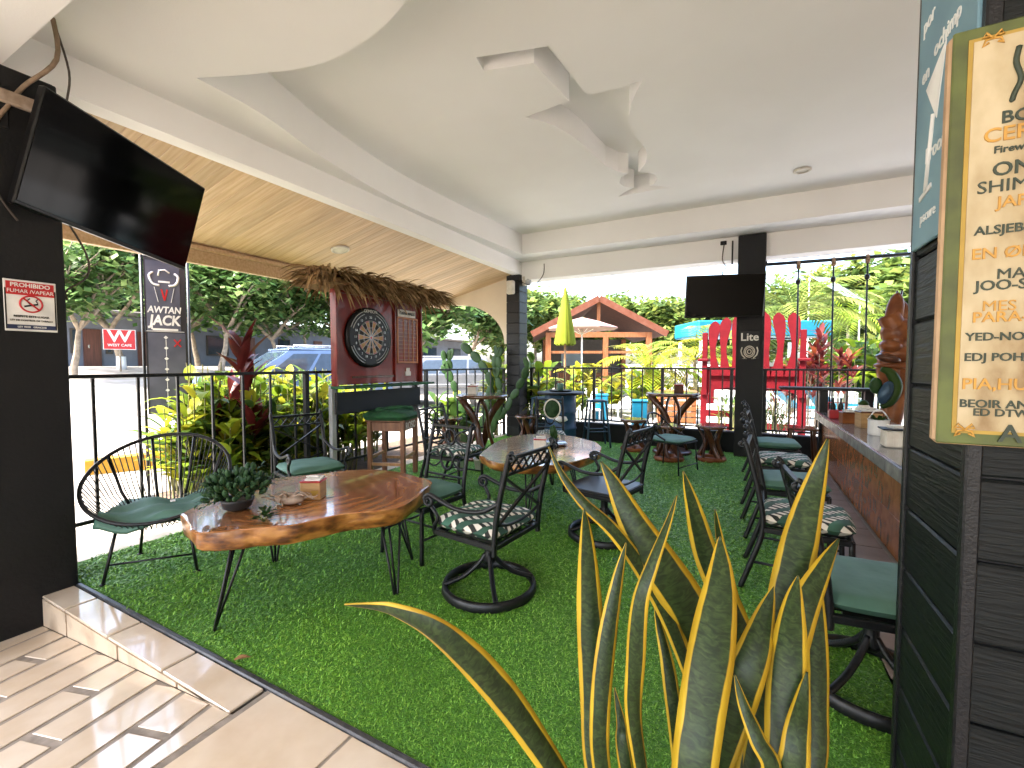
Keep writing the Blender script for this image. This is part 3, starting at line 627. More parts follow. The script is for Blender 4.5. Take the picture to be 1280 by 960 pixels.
# ------------------------------------------------------------------ televisions
def tv(name, label, mtx, w_, h_, arm):
    t = thing(name, label, 'television', (0, 0, 0)); t.matrix_world = mtx; t.location = mtx.to_translation(); t.rotation_euler = mtx.to_euler()
    q = MB(); q.box((0, 0, -.03), (w_, h_, .05), bev=.008); q.build('case', 'bezel', t)
    q = MB(); q.box((0, .006, -.003), (w_-.022, h_-.034, .006), bev=.002); q.build('screen', 'screen' if w_ < 1.15 else 'screen_gloss', t)
    q = MB(); q.box((0, -.02, -.065), (.4, .3, .03), bev=.01); q.build('mount_plate', 'iron', t)
    q = MB()
    inv = mtx.inverted()
    for a, c in arm: q.tube([inv @ Vector(a), inv @ Vector(c)], .018, 6)
    q.build('wall_arm', 'iron', t); return t
TL, TR, BR, BL = Vector((-3.621, 1.083, 3.084)), Vector((-4.102, 2.149, 2.958)), Vector((-4.301, 2.072, 2.238)), Vector((-3.821, 1.007, 2.364))
c0 = (TL+TR+BR+BL)/4; Fm = frame(c0, TR-TL, TL-BL) @ Matrix.Rotation(R(-5), 4, 'X') @ Matrix.Rotation(R(-3), 4, 'Y'); Fm = Matrix.Translation(Fm.to_3x3() @ Vector((-.03, 0, .055))) @ Fm; tw, th = 1.18, .715
bk = c0-Fm.to_3x3() @ Vector((0, 0, .08))
tv('television', 'large black television tilted down from the left column', Fm, tw, th, [(bk, (-4.05, 1.19, 2.72)), (bk-Vector((0, 0, .12)), (-4.05, 1.19, 2.5))])
TL, TR, BL = Vector((-.81, 7.20, 2.785)), Vector((.25, 7.49, 2.785)), Vector((-.81, 7.31, 2.145))
c0 = (TR+BL)/2; Fm = frame(c0, TR-TL, TL-BL)
tv('television', 'black television mounted on the square rear post', Fm, 1.1, .635, [((.02, 7.52, 2.5), (.05, 7.76, 2.5)), ((.02, 7.50, 2.4), (.05, 7.76, 2.4))])
# ------------------------------------------------------------------ small fittings
def cable(label, pts, r, m): o = MB(); o.tube(smooth(pts, 5), r, 6); return tag(o.build('cable', m), label, 'cable')
cable('thick tan cable running from the front beam down behind the big television', [(-3.55, 1.10, 3.46), (-3.70, 1.16, 3.28), (-3.83, 1.05, 3.10), (-3.84, .98, 2.95), (-3.83, .93, 2.85)], .012, 'cable_tan')
cable('thin dark cable hanging beside the tan cable at the left column', [(-3.62, 1.13, 3.45), (-3.72, 1.22, 3.25), (-3.80, 1.23, 3.1), (-3.84, 1.215, 2.95), (-3.845, 1.21, 2.8)], .006, 'cable')
cable('dark cable curling down the left column behind the television edge', [(-3.84, .92, 2.98), (-3.83, .88, 2.8), (-3.83, .86, 2.6), (-3.835, .93, 2.42), (-3.84, 1.0, 2.3)], .006, 'cable')
cable('thin dark cable looping below the big television near the column edge', [(-3.85, 1.19, 2.42), (-3.95, 1.34, 2.2), (-4.0, 1.36, 2.05), (-3.93, 1.23, 1.93), (-3.86, 1.21, 1.86)], .006, 'cable')
cable('thin dark cable looping from the rear beam beside the corner post', [(-3.42, 7.84, 3.36), (-3.42, 7.8, 3.15), (-3.58, 7.8, 2.98), (-3.72, 7.8, 2.98), (-3.89, 7.8, 3.05)], .008, 'cable')
cable('tangled dark cable hanging above the rear television', [(-.32, 7.84, 3.35), (-.34, 7.8, 3.1), (-.28, 7.7, 2.95), (-.33, 7.6, 2.85), (-.25, 7.52, 2.72)], .008, 'cable')
cable('short black cable end dangling left of the square rear post', [(-.2, 7.84, 3.38), (-.2, 7.8, 3.2), (-.2, 7.78, 3.0)], .012, 'black')
t = thing('junction_box', 'small black junction box on the rear beam above the television', 'junction box', (-.33, 7.84, 3.36)); q = MB(); q.box((0, -.01, 0), (.09, .03, .06), bev=.006); q.build('case', 'black', t); q = MB(); q.box((.01, -.03, 0), (.03, .02, .03), bev=.004); q.build('gland', 'iron', t)
t = thing('wall_speaker', 'small white speaker box on the slim corner post', 'speaker', (-4.06, 7.74, 2.94)); q = MB(); q.box((0, -.05, 0), (.155, .10, .26), bev=.02); q.build('case', 'off_white', t); q = MB(); q.box((0, -.104, 0), (.12, .012, .21), bev=.008); q.build('grille', 'light_disc', t)
t = thing('wall_lamp', 'small white floodlight on the side of the corner post', 'lamp', (-3.86, 7.9, 3.02)); q = MB(); q.box((0, 0, .06), (.07, .10, .18), bev=.01); q.build('housing', 'off_white', t); q = MB(); q.lathe([(.03, 0), (.06, .03), (.055, .09), (.03, .12)], 12, (.09, -.02, -.03)); q.build('lamp_head', 'steel_blue_grey', t)
t = thing('downlight', 'small round recessed light in the white ceiling', 'light', (*gz(1003, 212, ZB)[:2], ZB)); q = MB(); q.lathe([(.095, -.004), (.095, -.018), (.065, -.022), (.06, -.004)], 24); q.build('rim', 'off_white', t); q = MB(); q.lathe([(.058, -.003), (.058, -.010)], 20); q.build('lens', 'light_disc', t)
lx = gx(425, 298, -4.9); zz = SZ0+(lx.x-SX0)*math.tan(ang)
t = thing('ceiling_lamp', 'round flat lamp set into the wooden eave soffit', 'light', (-4.9, lx.y, SZ0+(-4.9-SX0)*math.tan(ang)+.004)); t.rotation_euler = (0, -ang, 0)
q = MB(); q.lathe([(.12, 0), (.12, -.02), (.10, -.03), (.09, -.012)], 28); q.build('rim', 'light_disc', t); q = MB(); q.lathe([(.09, -.01), (.085, -.022)], 24); q.build('lens', 'off_white', t)

# ------------------------------------------------------------------ signs
# no-smoking sign on the left column (+X face)
t = thing('warning_sign', 'white and red no smoking or vaping sign on the left column', 'sign', (-3.848, 1.04, 1.80))
FX = frame((.006, 0, 0), (0, 1, 0), (0, 0, 1))
q = MB(); q.box((.003, 0, 0), (.006, .225, .305), bev=.002); q.build('panel', 'paper', t)
q = MB(); q.box((.0065, 0, .102), (.002, .205, .078)); q.build('red_header', 'sign_red', t)
q = MB(); q.box((.0065, 0, -.127), (.002, .205, .026)); q.build('blue_footer', 'ink_blue', t)
for y in (-.106, .106): q = MB(); q.box((.0065, y, -.02), (.002, .006, .24)); q.build('border', 'black', t)
text('lettering', 'PROHIBIDO', .034, 'paper', FX @ Matrix.Translation((0, .121, .002)), t, .02, sx=.95)
text('lettering', 'FUMAR /VAPEAR', .031, 'paper', FX @ Matrix.Translation((0, .085, .002)), t, .02, sx=.88)
q = MB(); q.tube([(.0075, .048*math.cos(a), .012+.048*math.sin(a)) for a in [2*math.pi*i/28 for i in range(28)]], .005, 6, True); q.bar((.0075, -.033, .045), (.0075, .033, -.021), .004, .009); q.build('prohibition_ring', 'sign_red', t)
q = MB(); q.bar((.0072, -.03, -.004), (.0072, .03, .014), .003, .010); q.tube([(.0072, .028, .02), (.0072, .02, .034), (.0072, .03, .044)], .003, 5); q.tube([(.0072, -.005, .01), (.0072, -.02, .03), (.0072, -.005, .045)], .003, 5); q.build('cigarette_mark', 'black', t)
text('lettering', 'RESPETE ESTE LUGAR', .016, 'black', FX @ Matrix.Translation((0, -.064, .001)), t, .03); text('lettering', 'LEY DE CONTROL DE TABACO', .013, 'black', FX @ Matrix.Translation((0, -.088, .001)), t, .03)
text('lettering', 'LEY 9028   GRACIAS', .014, 'paper', FX @ Matrix.Translation((0, -.127, .002)), t, .03)
# beer sign on the rear post
t = thing('beer_sign', 'small black sign reading Lite with a round white emblem on the rear post', 'sign', (.065, 7.742, 1.74))
FY = frame((0, -.012, 0), (1, 0, 0), (0, 0, 1)); q = MB(); q.box((0, -.006, 0), (.27, .012, .44), bev=.003); q.build('panel', 'black', t)
text('lettering', 'Lite', .165, 'paper', FY @ Matrix.Translation((0, .12, 0)), t, .02)
q = MB()
for r_ in (.085, .062, .03): q.tube([(r_*math.cos(a)*.85, -.014, -.10+r_*math.sin(a)) for a in [2*math.pi*i/24 for i in range(24)]], .007, 5, True)
for s in (-1, 1): q.tube([(s*.055, -.014, -.20), (s*.10, -.014, -.15), (s*.115, -.014, -.09), (s*.10, -.014, -.03)], .010, 5); q.bar((s*.03, -.014, -.21), (s*.09, -.014, -.205), .02, .004)
q.build('emblem', 'off_white', t)
# tall feather banner outside the fence
B0 = gx(209, 430, -6.35); t = thing('banner', 'tall black fabric banner with white JACK logo outside the railing', 'banner', (-6.35, B0.y, -.23)); t.scale = (1.134, 1.134, 1.134); bw, bz0, bz1 = .36, .94, 2.62
t.rotation_euler = (0, 0, R(-20))
q = MB(); q.box((0, 0, (bz0+bz1)/2), (.012, bw, bz1-bz0), bev=.003); q.build('cloth', 'banner_black', t)
q = MB(); q.box((.008, -.0, (bz0+1.820)/2), (.003, bw-.035, 1.820-bz0)); q.build('lower_print', 'banner_grey', t)
q = MB(); q.box((.008, -.02, 2.210), (.003, bw-.07, .76)); q.build('upper_print', 'banner_grey', t)
q = MB(); q.tube([(0, -bw/2-.02, 0), (0, -bw/2-.02, bz1+.02)], .014, 6); q.tube([(0, bw/2+.02, 0), (0, bw/2+.02, bz1+.02)], .014, 6); q.tube([(0, -bw/2-.02, bz1+.01), (0, bw/2+.02, bz1+.01)], .01, 6); q.build('frame', 'iron', t)
q = MB(); q.box((0, 0, .01), (.35, .5, .03), bev=.005); q.build('foot_plate', 'iron', t)
FB = frame((.0105, 0, 0), (0, 1, 0), (0, 0, 1))
text('lettering', 'AWTAN', .098, 'banner_white', FB @ Matrix.Translation((-.015, 2.065, 0)), t, .03, sx=.78, shear=.15); text('lettering', 'JACK', .15, 'banner_white', FB @ Matrix.Translation((-.015, 1.950, 0)), t, .035, sx=.76, shear=.15)
q = MB(); q.box((.0105, -.01, 1.855), (.002, .22, .022)); q.box((.0105, -.125, 1.900), (.002, .014, .09)); q.build('underline', 'banner_white', t)
q = MB()
for s in (-1, 1): q.tube(smooth([(.011, s*.04-.01, 2.330), (.011, s*.10-.01, 2.350), (.011, s*.125-.01, 2.430), (.011, s*.09-.01, 2.470)], 4), [.012]*12+[.004], 5); q.bar((.011, s*.085-.01, 2.310), (.011, s*.055-.01, 2.150), .004, .012)
q.tube([(.011, -.06, 2.430), (.011, -.05, 2.490), (.011, .0, 2.500), (.011, .04, 2.470)], .008, 5); q.bar((.011, -.06, 2.370), (.011, .04, 2.370), .004, .02); q.build('emblem', 'banner_white', t)
q = MB(); q.bar((.011, -.01, 2.170), (.011, -.035, 2.290), .004, .014); q.bar((.011, -.01, 2.170), (.011, .015, 2.290), .004, .014); q.build('red_mark', 'sign_red', t); q = MB(); q.bar((.011, .06, 1.670), (.011, .12, 1.750), .003, .012); q.bar((.011, .06, 1.750), (.011, .12, 1.670), .003, .012); q.build('red_mark', 'sign_red', t)
q = MB()
for k in range(7): z = 1.770-k*.115; q.box((.0105, -.01, z), (.002, .028, .028), rx=math.pi/4); q.box((.0105, -.01, z-.057), (.002, .005, .07))
q.box((.0105, -.01, 1.835), (.002, .33, .006)); q.build('symbol_row', 'banner_white', t)
# red W sign nailed to the tree out in the car park
p = gd(149.5, 424.5, 15.4); t = thing('red_sign', 'red square sign with white W in front of the tree', 'sign', p, math.atan2(p.y, p.x)-math.pi/2)
q = MB(); q.box((0, -.03, 0), (.86, .03, .70), bev=.004); q.build('panel', 'paper', t); q = MB(); q.box((0, -.047, 0), (.82, .006, .66)); q.build('red_field', 'sign_red', t)
FW = frame((0, -.052, 0), (1, 0, 0), (0, 0, 1)); text('lettering', 'W', .56, 'paper', FW @ Matrix.Translation((0, .09, 0)), t, .02, sx=1.05); text('lettering', 'WEST CAFE', .12, 'paper', FW @ Matrix.Translation((0, -.2, 0)), t, .02)
q = MB(); q.box((0, 0, 0), (.08, .05, .6)); q.build('post', 'bark', t)
gz_ = ground_z(p.x, p.y); q = MB(); q.tube([(0, .02, -.3), (0, .02, gz_-p.z-.05)], .03, 6); q.build('stake', 'bark', t)
# blue chalk sign on the right column's side (-X face)
t = thing('chalk_sign', 'pale blue chalk sign with glass drawing on the side of the right column', 'sign', (.471, 1.625, 2.35))
q = MB(); q.box((-.008, 0, .0), (.012, .40, 1.10), bev=.003); q.build('panel', 'bluesign', t)
FC = frame((-.0145, 0, 0), (0, -1, 0), (0, 0, 1))
text('lettering', 'por', .06, 'chalk', FC @ Matrix.Translation((-.12, .10, 0)), t, .01); text('lettering', 'en', .06, 'chalk', FC @ Matrix.Translation((-.13, -.05, 0)), t, .01); text('lettering', 'ochimp', .06, 'chalk', FC @ Matrix.Translation((.02, -.02, 0)), t, .01)
text('lettering', 'Proon', .06, 'chalk', FC @ Matrix.Translation((-.03, -.30, 0)), t, .01); text('lettering', 'pscure', .045, 'chalk', FC @ Matrix.Translation((-.07, -.47, 0)), t, .0)
q = MB()
for k in range(5): q.box((-.0145, -.02-.035*k, .30), (.003, .018, .34))
q.build('striped_drawing', 'chalk', t)
q = MB(); q.prism([(.12, -.10), (-.02, -.04), (.03, -.22)], -.016, -.013, mtx=Matrix(((0, 0, 1, 0), (1, 0, 0, 0), (0, 1, 0, 0), (0, 0, 0, 1)))); q.tube([(-.015, .05, -.2), (-.015, .09, -.40)], .007, 5); q.bar((-.015, .14, -.41), (-.015, .05, -.395), .004, .014); q.build('glass_drawing', 'chalk', t)
# painted menu board on the front of the right column
bx0, bx1, bz0_, bz1_ = .393, 1.02, 1.266, 2.185; bY = 1.355
t = thing('menu_board', 'worn cream wooden menu board with green border in the right foreground', 'sign', ((bx0+bx1)/2, bY, bz0_)); W2 = bx1-bx0; H2 = bz1_-bz0_
q = MB(); q.box((0, .022, H2/2), (W2, .036, H2), bev=.01); q.build('board', 'board_edge', t)
q = MB(); q.box((0, 0.002, H2/2), (W2-.006, .008, H2-.006), bev=.003); q.build('green_border', 'board_green', t)
q = MB(); q.box((0, -.002, H2/2), (W2-.056, .004, H2-.056)); q.build('yellow_line', 'board_yellow', t)
q = MB(); q.box((0, -.004, H2/2), (W2-.072, .004, H2-.072)); q.build('cream_face', 'menu_face', t)
q = MB(); q.box((0, .045, H2*.7), (.4, .012, .05)); q.build('hanger', 'iron', t)
FM = frame((-W2/2, -.007, 0), (1, 0, 0), (0, 0, 1))
for sz, s, c_, px_, py_ in [(.052, 'BGD', 'ink_dark', 1249, 150), (.060, 'CERVEZA', 'ink_ochre', 1227, 174), (.030, 'Firewater', 'ink_dark', 1240, 190), (.058, 'ONE', 'ink_dark', 1238, 215), (.054, 'SHIMBA', 'ink_dark', 1219, 238), (.048, 'JAPA', 'ink_ochre', 1244, 255),
                             (.038, 'ALSJEBBE', 'ink_dark', 1216, 291), (.048, 'EN \u00d8L HER', 'ink_ochre', 1212, 320), (.046, 'MA BIA', 'ink_dark', 1243, 344), (.044, 'JOO-SEYO', 'ink_dark', 1217, 359), (.046, 'MES RA', 'ink_ochre', 1225, 384), (.046, 'PARA-SEN', 'ink_ochre', 1213, 398),
                             (.036, 'YED-NO PEEVO', 'ink_dark', 1205, 422), (.036, 'EDJ POHAR', 'ink_dark', 1203, 447), (.050, 'PIA,HUNA', 'ink_ochre', 1200, 480), (.036, 'BEOIR ANTA', 'ink_dark', 1197, 504), (.033, 'ED DTWAS', 'ink_dark', 1214, 515), (.078, 'A LE', 'ink_dark', 1246, 542)]:
    pp = gy(px_, py_, bY); text('lettering', s, sz*.69, c_, FM @ Matrix.Translation((pp.x-bx0, pp.z-bz0_, 0)), t, .014, 'LEFT')
for (ux, uy) in ((1240, 50), (1204, 537)):
    q = MB(); pp = gy(ux, uy, bY); cx, cz = pp.x-(bx0+bx1)/2, pp.z-bz0_
    for s in (-1, 1):
        for a in (0, 1): q.tube([(cx+s*.0, -.007, cz), (cx+s*.012, -.007, cz+(.014 if a else -.002)), (cx+s*.016, -.007, cz+(.005 if a else -.014)), (cx+s*.007, -.007, cz+(.005 if a else -.008))], .0025, 5)
    q.build('ornament', 'ink_ochre', t)
pp = [gy(u, v, bY) for u, v in ((1272, 60), (1268, 80), (1274, 100), (1266, 118), (1262, 130))]
q = MB(); q.tube(smooth([(p_.x-(bx0+bx1)/2, -.007, p_.z-bz0_) for p_ in pp], 4), [.005]*16+[.002], 5); q.build('ornament', 'ink_dark', t)
# ================================================================== FURNITURE
GC = 'black iron lattice-back chairs'
def spiral(x, y, z, r, turns=1.25, a0=math.pi/2, n=14, sg=1):
    return [(x, y+sg*(r*(1-.75*i/n))*math.cos(a0-2*math.pi*turns*i/n), z-r*.0+(r*(1-.75*i/n))*math.sin(a0-2*math.pi*turns*i/n)) for i in range(n+1)]
def iron_chair(label, loc, rz, base='legs', seat='leaf_print', arms=True, back='lattice', group=GC, hw=.24):
    t = thing('iron_chair', label, 'chair', loc, rz, group)
    yb = -.22
    for s in (-1, 1):
        x = s*hw; q = MB()
        if base == 'legs':
            pth = smooth([(x*1.04, yb-.12, .0), (x*1.02, yb-.06, .18), (x, yb, .40), (x, yb-.025, .62), (x, yb-.095, .90), (x, yb-.115, .945)], 5)
        else:
            pth = smooth([(x, yb+.0, .35), (x, yb-.0, .42), (x, yb-.025, .62), (x, yb-.095, .90), (x, yb-.115, .945)], 5)
        q.tube(pth, .0175, 8); q.build('back_post', 'iron', t)
        q = MB(); q.tube(spiral(x, yb-.128, .935, .028, 1.0), .012, 6); q.build('finial', 'iron', t)
    yy = lambda z: yb-.025-(z-.62)*.25 if z > .62 else yb-.025*(z-.40)/.22
    q = MB(); q.bar((-hw, yy(.925), .925), (hw, yy(.925), .925), .022, .022, .004); q.build('top_rail', 'iron', t)
    q = MB()
    if back == 'lattice':
        q.bar((-hw, yy(.83), .83), (hw, yy(.83), .83), .016, .016)
        n = 6
        for i in range(n):
            x0, x1 = -hw+2*hw*i/n, -hw+2*hw*(i+1)/n
            q.bar((x0, yy(.918)+.003, .918), (x1, yy(.835)+.003, .835), .010, .008); q.bar((x0, yy(.835)-.003, .835), (x1, yy(.918)-.003, .918), .010, .008)
        q.bar((-hw, yy(.82)+.006, .82), (hw, yy(.53)+.006, .53), .018, .014); q.bar((-hw, yy(.53)-.006, .53), (hw, yy(.82)-.006, .82), .018, .014)
        q.tube(smooth([(-hw, yy(.54), .54), (-hw*.4, yy(.50), .50), (hw*.4, yy(.50), .50), (hw, yy(.54), .54)], 5), .010, 6)
    else:
        for cz, rx_, rz_ in ((.84, .055, .065), (.66, .065, .085)):
            q.tube([(rx_*math.cos(a), yy(cz), cz+rz_*math.sin(a)) for a in [2*math.pi*i/18 for i in range(18)]], .011, 6, True)
            for s in (-1, 1): q.tube(smooth([(s*rx_, yy(cz), cz), (s*.12, yy(cz), cz+.05), (s*hw, yy(cz), cz+.02)], 4), .008, 6); q.tube(smooth([(s*rx_, yy(cz), cz-.02), (s*.14, yy(cz), cz-.07), (s*hw, yy(cz-.05), cz-.05)], 4), .008, 6)
        q.bar((-hw, yy(.53), .53), (hw, yy(.53), .53), .016, .016)
    q.build('back_panel', 'iron', t)
    q = MB()
    for s in (-1, 1): q.bar((s*hw, yb, .40), (s*hw, .24, .40), .03, .035, .005)
    q.bar((-hw, yb, .40), (hw, yb, .40), .028, .034, .005); q.bar((-hw, .235, .40), (hw, .235, .40), .028, .034, .005)
    for k in range(5): q.bar((-hw+.08+k*.08, yb, .403), (-hw+.08+k*.08, .23, .403), .02, .006)
    q.build('seat_frame', 'iron', t)
    q = MB()
    if seat == 'slat_seat': q.box((0, .01, .428), (2*hw+.03, .50, .025), bev=.008); q.build('seat', seat, t)
    else:
        q.pillow(2*hw+.03, .50, .085, (0, .015, .462), 12, wob=.006); q.build('cushion', seat, t)
    if arms:
        for s in (-1, 1):
            x = s*(hw+.02); q = MB()
            q.tube(smooth([(s*hw, yy(.66), .665), (x, -.14, .60), (x+s*.01, .02, .585), (x+s*.015, .16, .615), (x+s*.015, .25, .64), (x+s*.015, .29, .62)], 5), .014, 7)
            q.tube(spiral(x+s*.015, .262, .60, .042, 1.3, a0=.8), .012, 7)
            q.tube(smooth([(x+s*.01, .245, .565), (x, .20, .50), (x-s*.005, .235, .44), (s*hw, .245, .385)], 5), .013, 7); q.build('arm', 'iron', t)
    if base == 'legs':
        for s in (-1, 1): q = MB(); q.tube(smooth([(s*hw, .235, .41), (s*hw, .238, .2), (s*(hw+.005), .245, 0)], 3), .0165, 8); q.build('front_leg', 'iron', t)
        q = MB()
        for s in (-1, 1): q.tube([(s*(hw+.004), yb-.06, .18), (s*hw, .24, .18)], .009, 6)
        q.tube(smooth([(-hw, .0, .18), (-hw*.4, .035, .2), (hw*.4, .035, .2), (hw, .0, .18)], 4), .009, 6); q.build('stretcher', 'iron', t)
    else:
        q = MB(); q.lathe([(.055, .385), (.06, .36), (.032, .34), (.03, .24), (.045, .2), (.03, .17)], 14); q.box((0, 0, .385), (.30, .30, .016)); q.build('swivel_stem', 'iron', t)
        for k in range(4):
            a = k*math.pi/2+math.pi/4; c, s = math.cos(a), math.sin(a)
            q = MB(); q.tube(smooth([(.02*c, .02*s, .235), (.07*c, .07*s, .17), (.16*c, .16*s, .10), (.25*c, .25*s, .065), (.285*c, .285*s, .055)], 4), .016, 7); q.build('spoke', 'iron', t)
        q = MB(); q.lathe([(.298, .0), (.306, .012), (.300, .05), (.288, .062), (.272, .055), (.268, .014), (.278, .0), (.298, .0)], 40); q.build('base_ring', 'iron_worn', t)
    return t
iron_chair('front swivel armchair on a ring base with leaf-print cushion beside the long slab table', (-1.43, 2.41, 0), face(-1, .12), 'swivel')
iron_chair('swivel chair with bare dark seat right of the round slab table', (-1.02, 3.62, 0), face(-.97, .22), 'swivel', 'slat_seat')
iron_chair('lattice-back armchair between the railing and the long slab table', (-3.72, 2.86, 0), face(.95, -.3), 'legs', 'green_cloth')
iron_chair('armless chair with plain green seat tucked at the far end of the long table', (-2.20, 2.72, 0), face(-.12, -1), 'legs', 'green_cloth', arms=False, back='loops', hw=.21)
iron_chair('ornate loop-back chair with leaf-print cushion left of the round slab table', (-2.97, 4.2, 0), face(1, .0), 'legs', 'leaf_print', arms=False, back='loops')
t = iron_chair('iron chair with round green pad in its back behind the round slab table', (-2.38, 5.72, 0), face(.45, -.9), 'legs', 'leaf_print', arms=False, back='loops', hw=.19)
q = MB(); q.ell((-.03, -.24, .80), (.12, .03, .145), 14, 8); q.build('round_pad', 'succulent', t); q = MB(); q.tube([(-.03+.115*math.cos(a), -.21, .80+.14*math.sin(a)) for a in [2*math.pi*i/24 for i in range(24)]], .012, 6, True); q.build('pad_rim', 'off_white', t)
GB = 'chairs lined up along the bar counter'
for y, c_, l in ((6.42, 'green_cloth', 'far end of the bar row, plain green seat nearest the rear post'), (5.35, 'leaf_print', 'second from the far end of the bar row'), (4.38, 'green_cloth', 'third from the far end of the bar row'), (3.42, 'leaf_print', 'leaf-print seat just behind the snake plant')):
    iron_chair('black bar chair, '+l, (.36, y, 0), face(1, -.06 if c_ == 'leaf_print' else .05), 'legs', c_, arms=False, back='lattice' if c_ == 'leaf_print' else 'loops', group=GB)
t = iron_chair('nearest bar chair with smooth green cushion beside the planked column', (.53, 2.46, 0), face(1, .1), 'swivel', 'green_cloth', arms=False, back='lattice', group=GB)

# black string shell chair at the left
t = thing('string_chair', 'black round string chair with green cushion beside the railing', 'chair', (-3.72, 1.63, 0), face(.72, -.60))
def shell(a, k):    # rim/lower ring points; k=0 rim, 1 seat ring
    if k: return Vector((.235*math.cos(a), .02+.215*math.sin(a), .36+.01*math.sin(a)))
    x = .43*math.cos(a); s = math.sin(a); return Vector((x, .05-.36*s if s > 0 else .05-.27*s, .64+.26*s if s > 0 else .64+.245*s))
q = MB(); q.tube([shell(2*math.pi*i/48, 0) for i in range(48)], .013, 8, True); q.build('rim', 'string_black', t)
q = MB(); q.tube([shell(2*math.pi*i/32, 1) for i in range(32)], .011, 8, True); q.build('seat_ring', 'string_black', t)
q = MB()
for i in range(72):
    a = 2*math.pi*(i+.5)/72; p = shell(a, 0); r_ = shell(-a, 1); mdp = (p+r_)/2+Vector((0, 0, -.04)); q.tube([p, mdp, r_], .0038, 4, cap=False)
q.build('strings', 'string_black', t)
q = MB()
for a in (.6, 1.25, 1.9, 2.54): p = shell(a, 0); r_ = shell(-a, 1); q.tube([p, (p+r_)/2+Vector((0, .01, -.05)), r_], .010, 6)
q.build('back_stay', 'string_black', t)
for x, y in ((-.26, .26), (.26, .26), (-.22, -.24), (.22, -.24)):
    q = MB(); q.tube([(x*.75, y*.75, .37), (x, y, 0)], .010, 6); q.lathe([(.02, 0), (.02, .008), (.011, .012)], 10, (x, y, 0)); q.build('leg', 'string_black', t)
q = MB(); q.tube([(-.24, .23, .12), (.24, .23, .12)], .007, 6); q.build('stretcher', 'string_black', t)
def rag(w_, d_, n=16, sd=1):
    q = MB(); rd = random.Random(sd); vs = []
    for i in range(n+1):
        for j in range(n+1):
            x = -1+2*i/n; y = -1+2*j/n
            z = .425+.018*math.sin(5*x+2*y+sd)+.015*math.sin(7*y-3*x)+.02*abs(x) + rd.uniform(-.004, .004)
            if y > .85: z -= .05*(y-.85)/.15
            vs.append((x*w_/2*(1+.05*math.sin(6*y)), .03+y*d_/2*(1+.05*math.sin(5*x)), z))
    k = len(vs); vs += [(a, b_, c-.022) for a, b_, c in vs]; fs = []
    for i in range(n):
        for j in range(n): a = i*(n+1)+j; f = (a, a+n+1, a+n+2, a+1); fs += [f, tuple(x+k for x in f[::-1])]
    bd = [(i, 0) for i in range(n)]+[(n, j) for j in range(n)]+[(n-i, n) for i in range(n)]+[(0, n-j) for j in range(n)]; bd = [i*(n+1)+j for i, j in bd]
    for i in range(len(bd)): a, b_ = bd[i], bd[(i+1) % len(bd)]; fs.append((b_, a, a+k, b_+k))
    q.add(vs, fs, 0, True); return q
rag(.60, .50).build('cushion', 'green_cloth', t)
q = MB(); q.box((-.06, .0, .452), (.03, .05, .004), rz=.3); q.build('care_tag', 'paper', t)

# live-edge slab tables
def slab_table(name, label, out, ztop, th_, mt, me_, legs, lean, seed):
    c = Vector((sum(p[0] for p in out)/len(out), sum(p[1] for p in out)/len(out), 0)); t = thing(name, label, 'table', c, 0, 'live-edge slab tables')
    P = [Vector((p[0], p[1], 0))-c for p in out]; P = smooth(P+[P[0]], 8)[:-1]; rd = random.Random(seed); k = len(P)
    ph = [rd.uniform(0, 6.28) for _ in range(6)]
    def off(i, l): a = 2*math.pi*i/k; return 1+.010*math.sin(7*a+ph[0]+l)+.006*math.sin(13*a+ph[1]+2*l)+.004*math.sin(23*a+ph[2]-l)
    lv = [(-th_, .955), (-th_*.85, .985), (-th_*.5, .998), (-th_*.15, 1.0), (-.006, 1.0), (0, .988)]
    vs = [(p.x*f*off(i, l*.4), p.y*f*off(i, l*.4), ztop+z) for l, (z, f) in enumerate(lv) for i, p in enumerate(P)]
    q = MB(); q.add(vs, [(l*k+i, l*k+(i+1) % k, (l+1)*k+(i+1) % k, (l+1)*k+i) for l in range(4) for i in range(k)], 1, True)
    q.add(vs[4*k:], [(i, (i+1) % k, (i+1) % k+k, i+k) for i in range(k)], 0, True)
    q.add(vs[5*k:], [tuple(range(k))], 0); q.add(vs[:k], [tuple(range(k))[::-1]], 1)
    top = q.build('slab_top', [mt, me_], t)
    cr_ = MB(); pts = smooth([(.02*a-.0+rd.uniform(-.01, .01), -.05+.015*a+rd.uniform(-.008, .008), ztop+.0006) for a in range(-3, 8)], 3)
    cr_.tube(pts, [.0035+.002*math.sin(i) for i in range(len(pts))], 4, flat=(0, 0, 1)); cr_.build('crack', 'black', top)
    zb = ztop-th_
    for (x, y, a) in legs:
        q = MB(); cc, ss = math.cos(a), math.sin(a); x0, y0 = x-c.x, y-c.y; ix, iy = -lean*cc, -lean*ss
        f = Vector((x0, y0, .006))
        for sgn in (-1, 1): q.tube([Vector((x0+ix-ss*.065*sgn, y0+iy+cc*.065*sgn, zb+.01)), f+Vector((-ss*.012*sgn, cc*.012*sgn, .012)), f], .0075, 7)
        q.tube([Vector((x0+ix*1.6, y0+iy*1.6, zb+.01)), f+Vector((0, 0, .01))], .0075, 7)
        q.box((x0+ix, y0+iy, zb-.0), (.16, .12, .012), rz=a); q.build('hairpin_leg', 'iron', t)
    return t
o1 = [(227.5, 642), (236, 658), (248, 665), (290, 663), (320, 660), (370, 655), (432, 642), (495, 634), (527, 615), (539, 602), (520, 595), (495, 589), (445, 587), (407, 591), (345, 598), (295, 612), (257, 627)]
o1 = [tuple(gz(u, v, .58)[:2]) for u, v in o1]
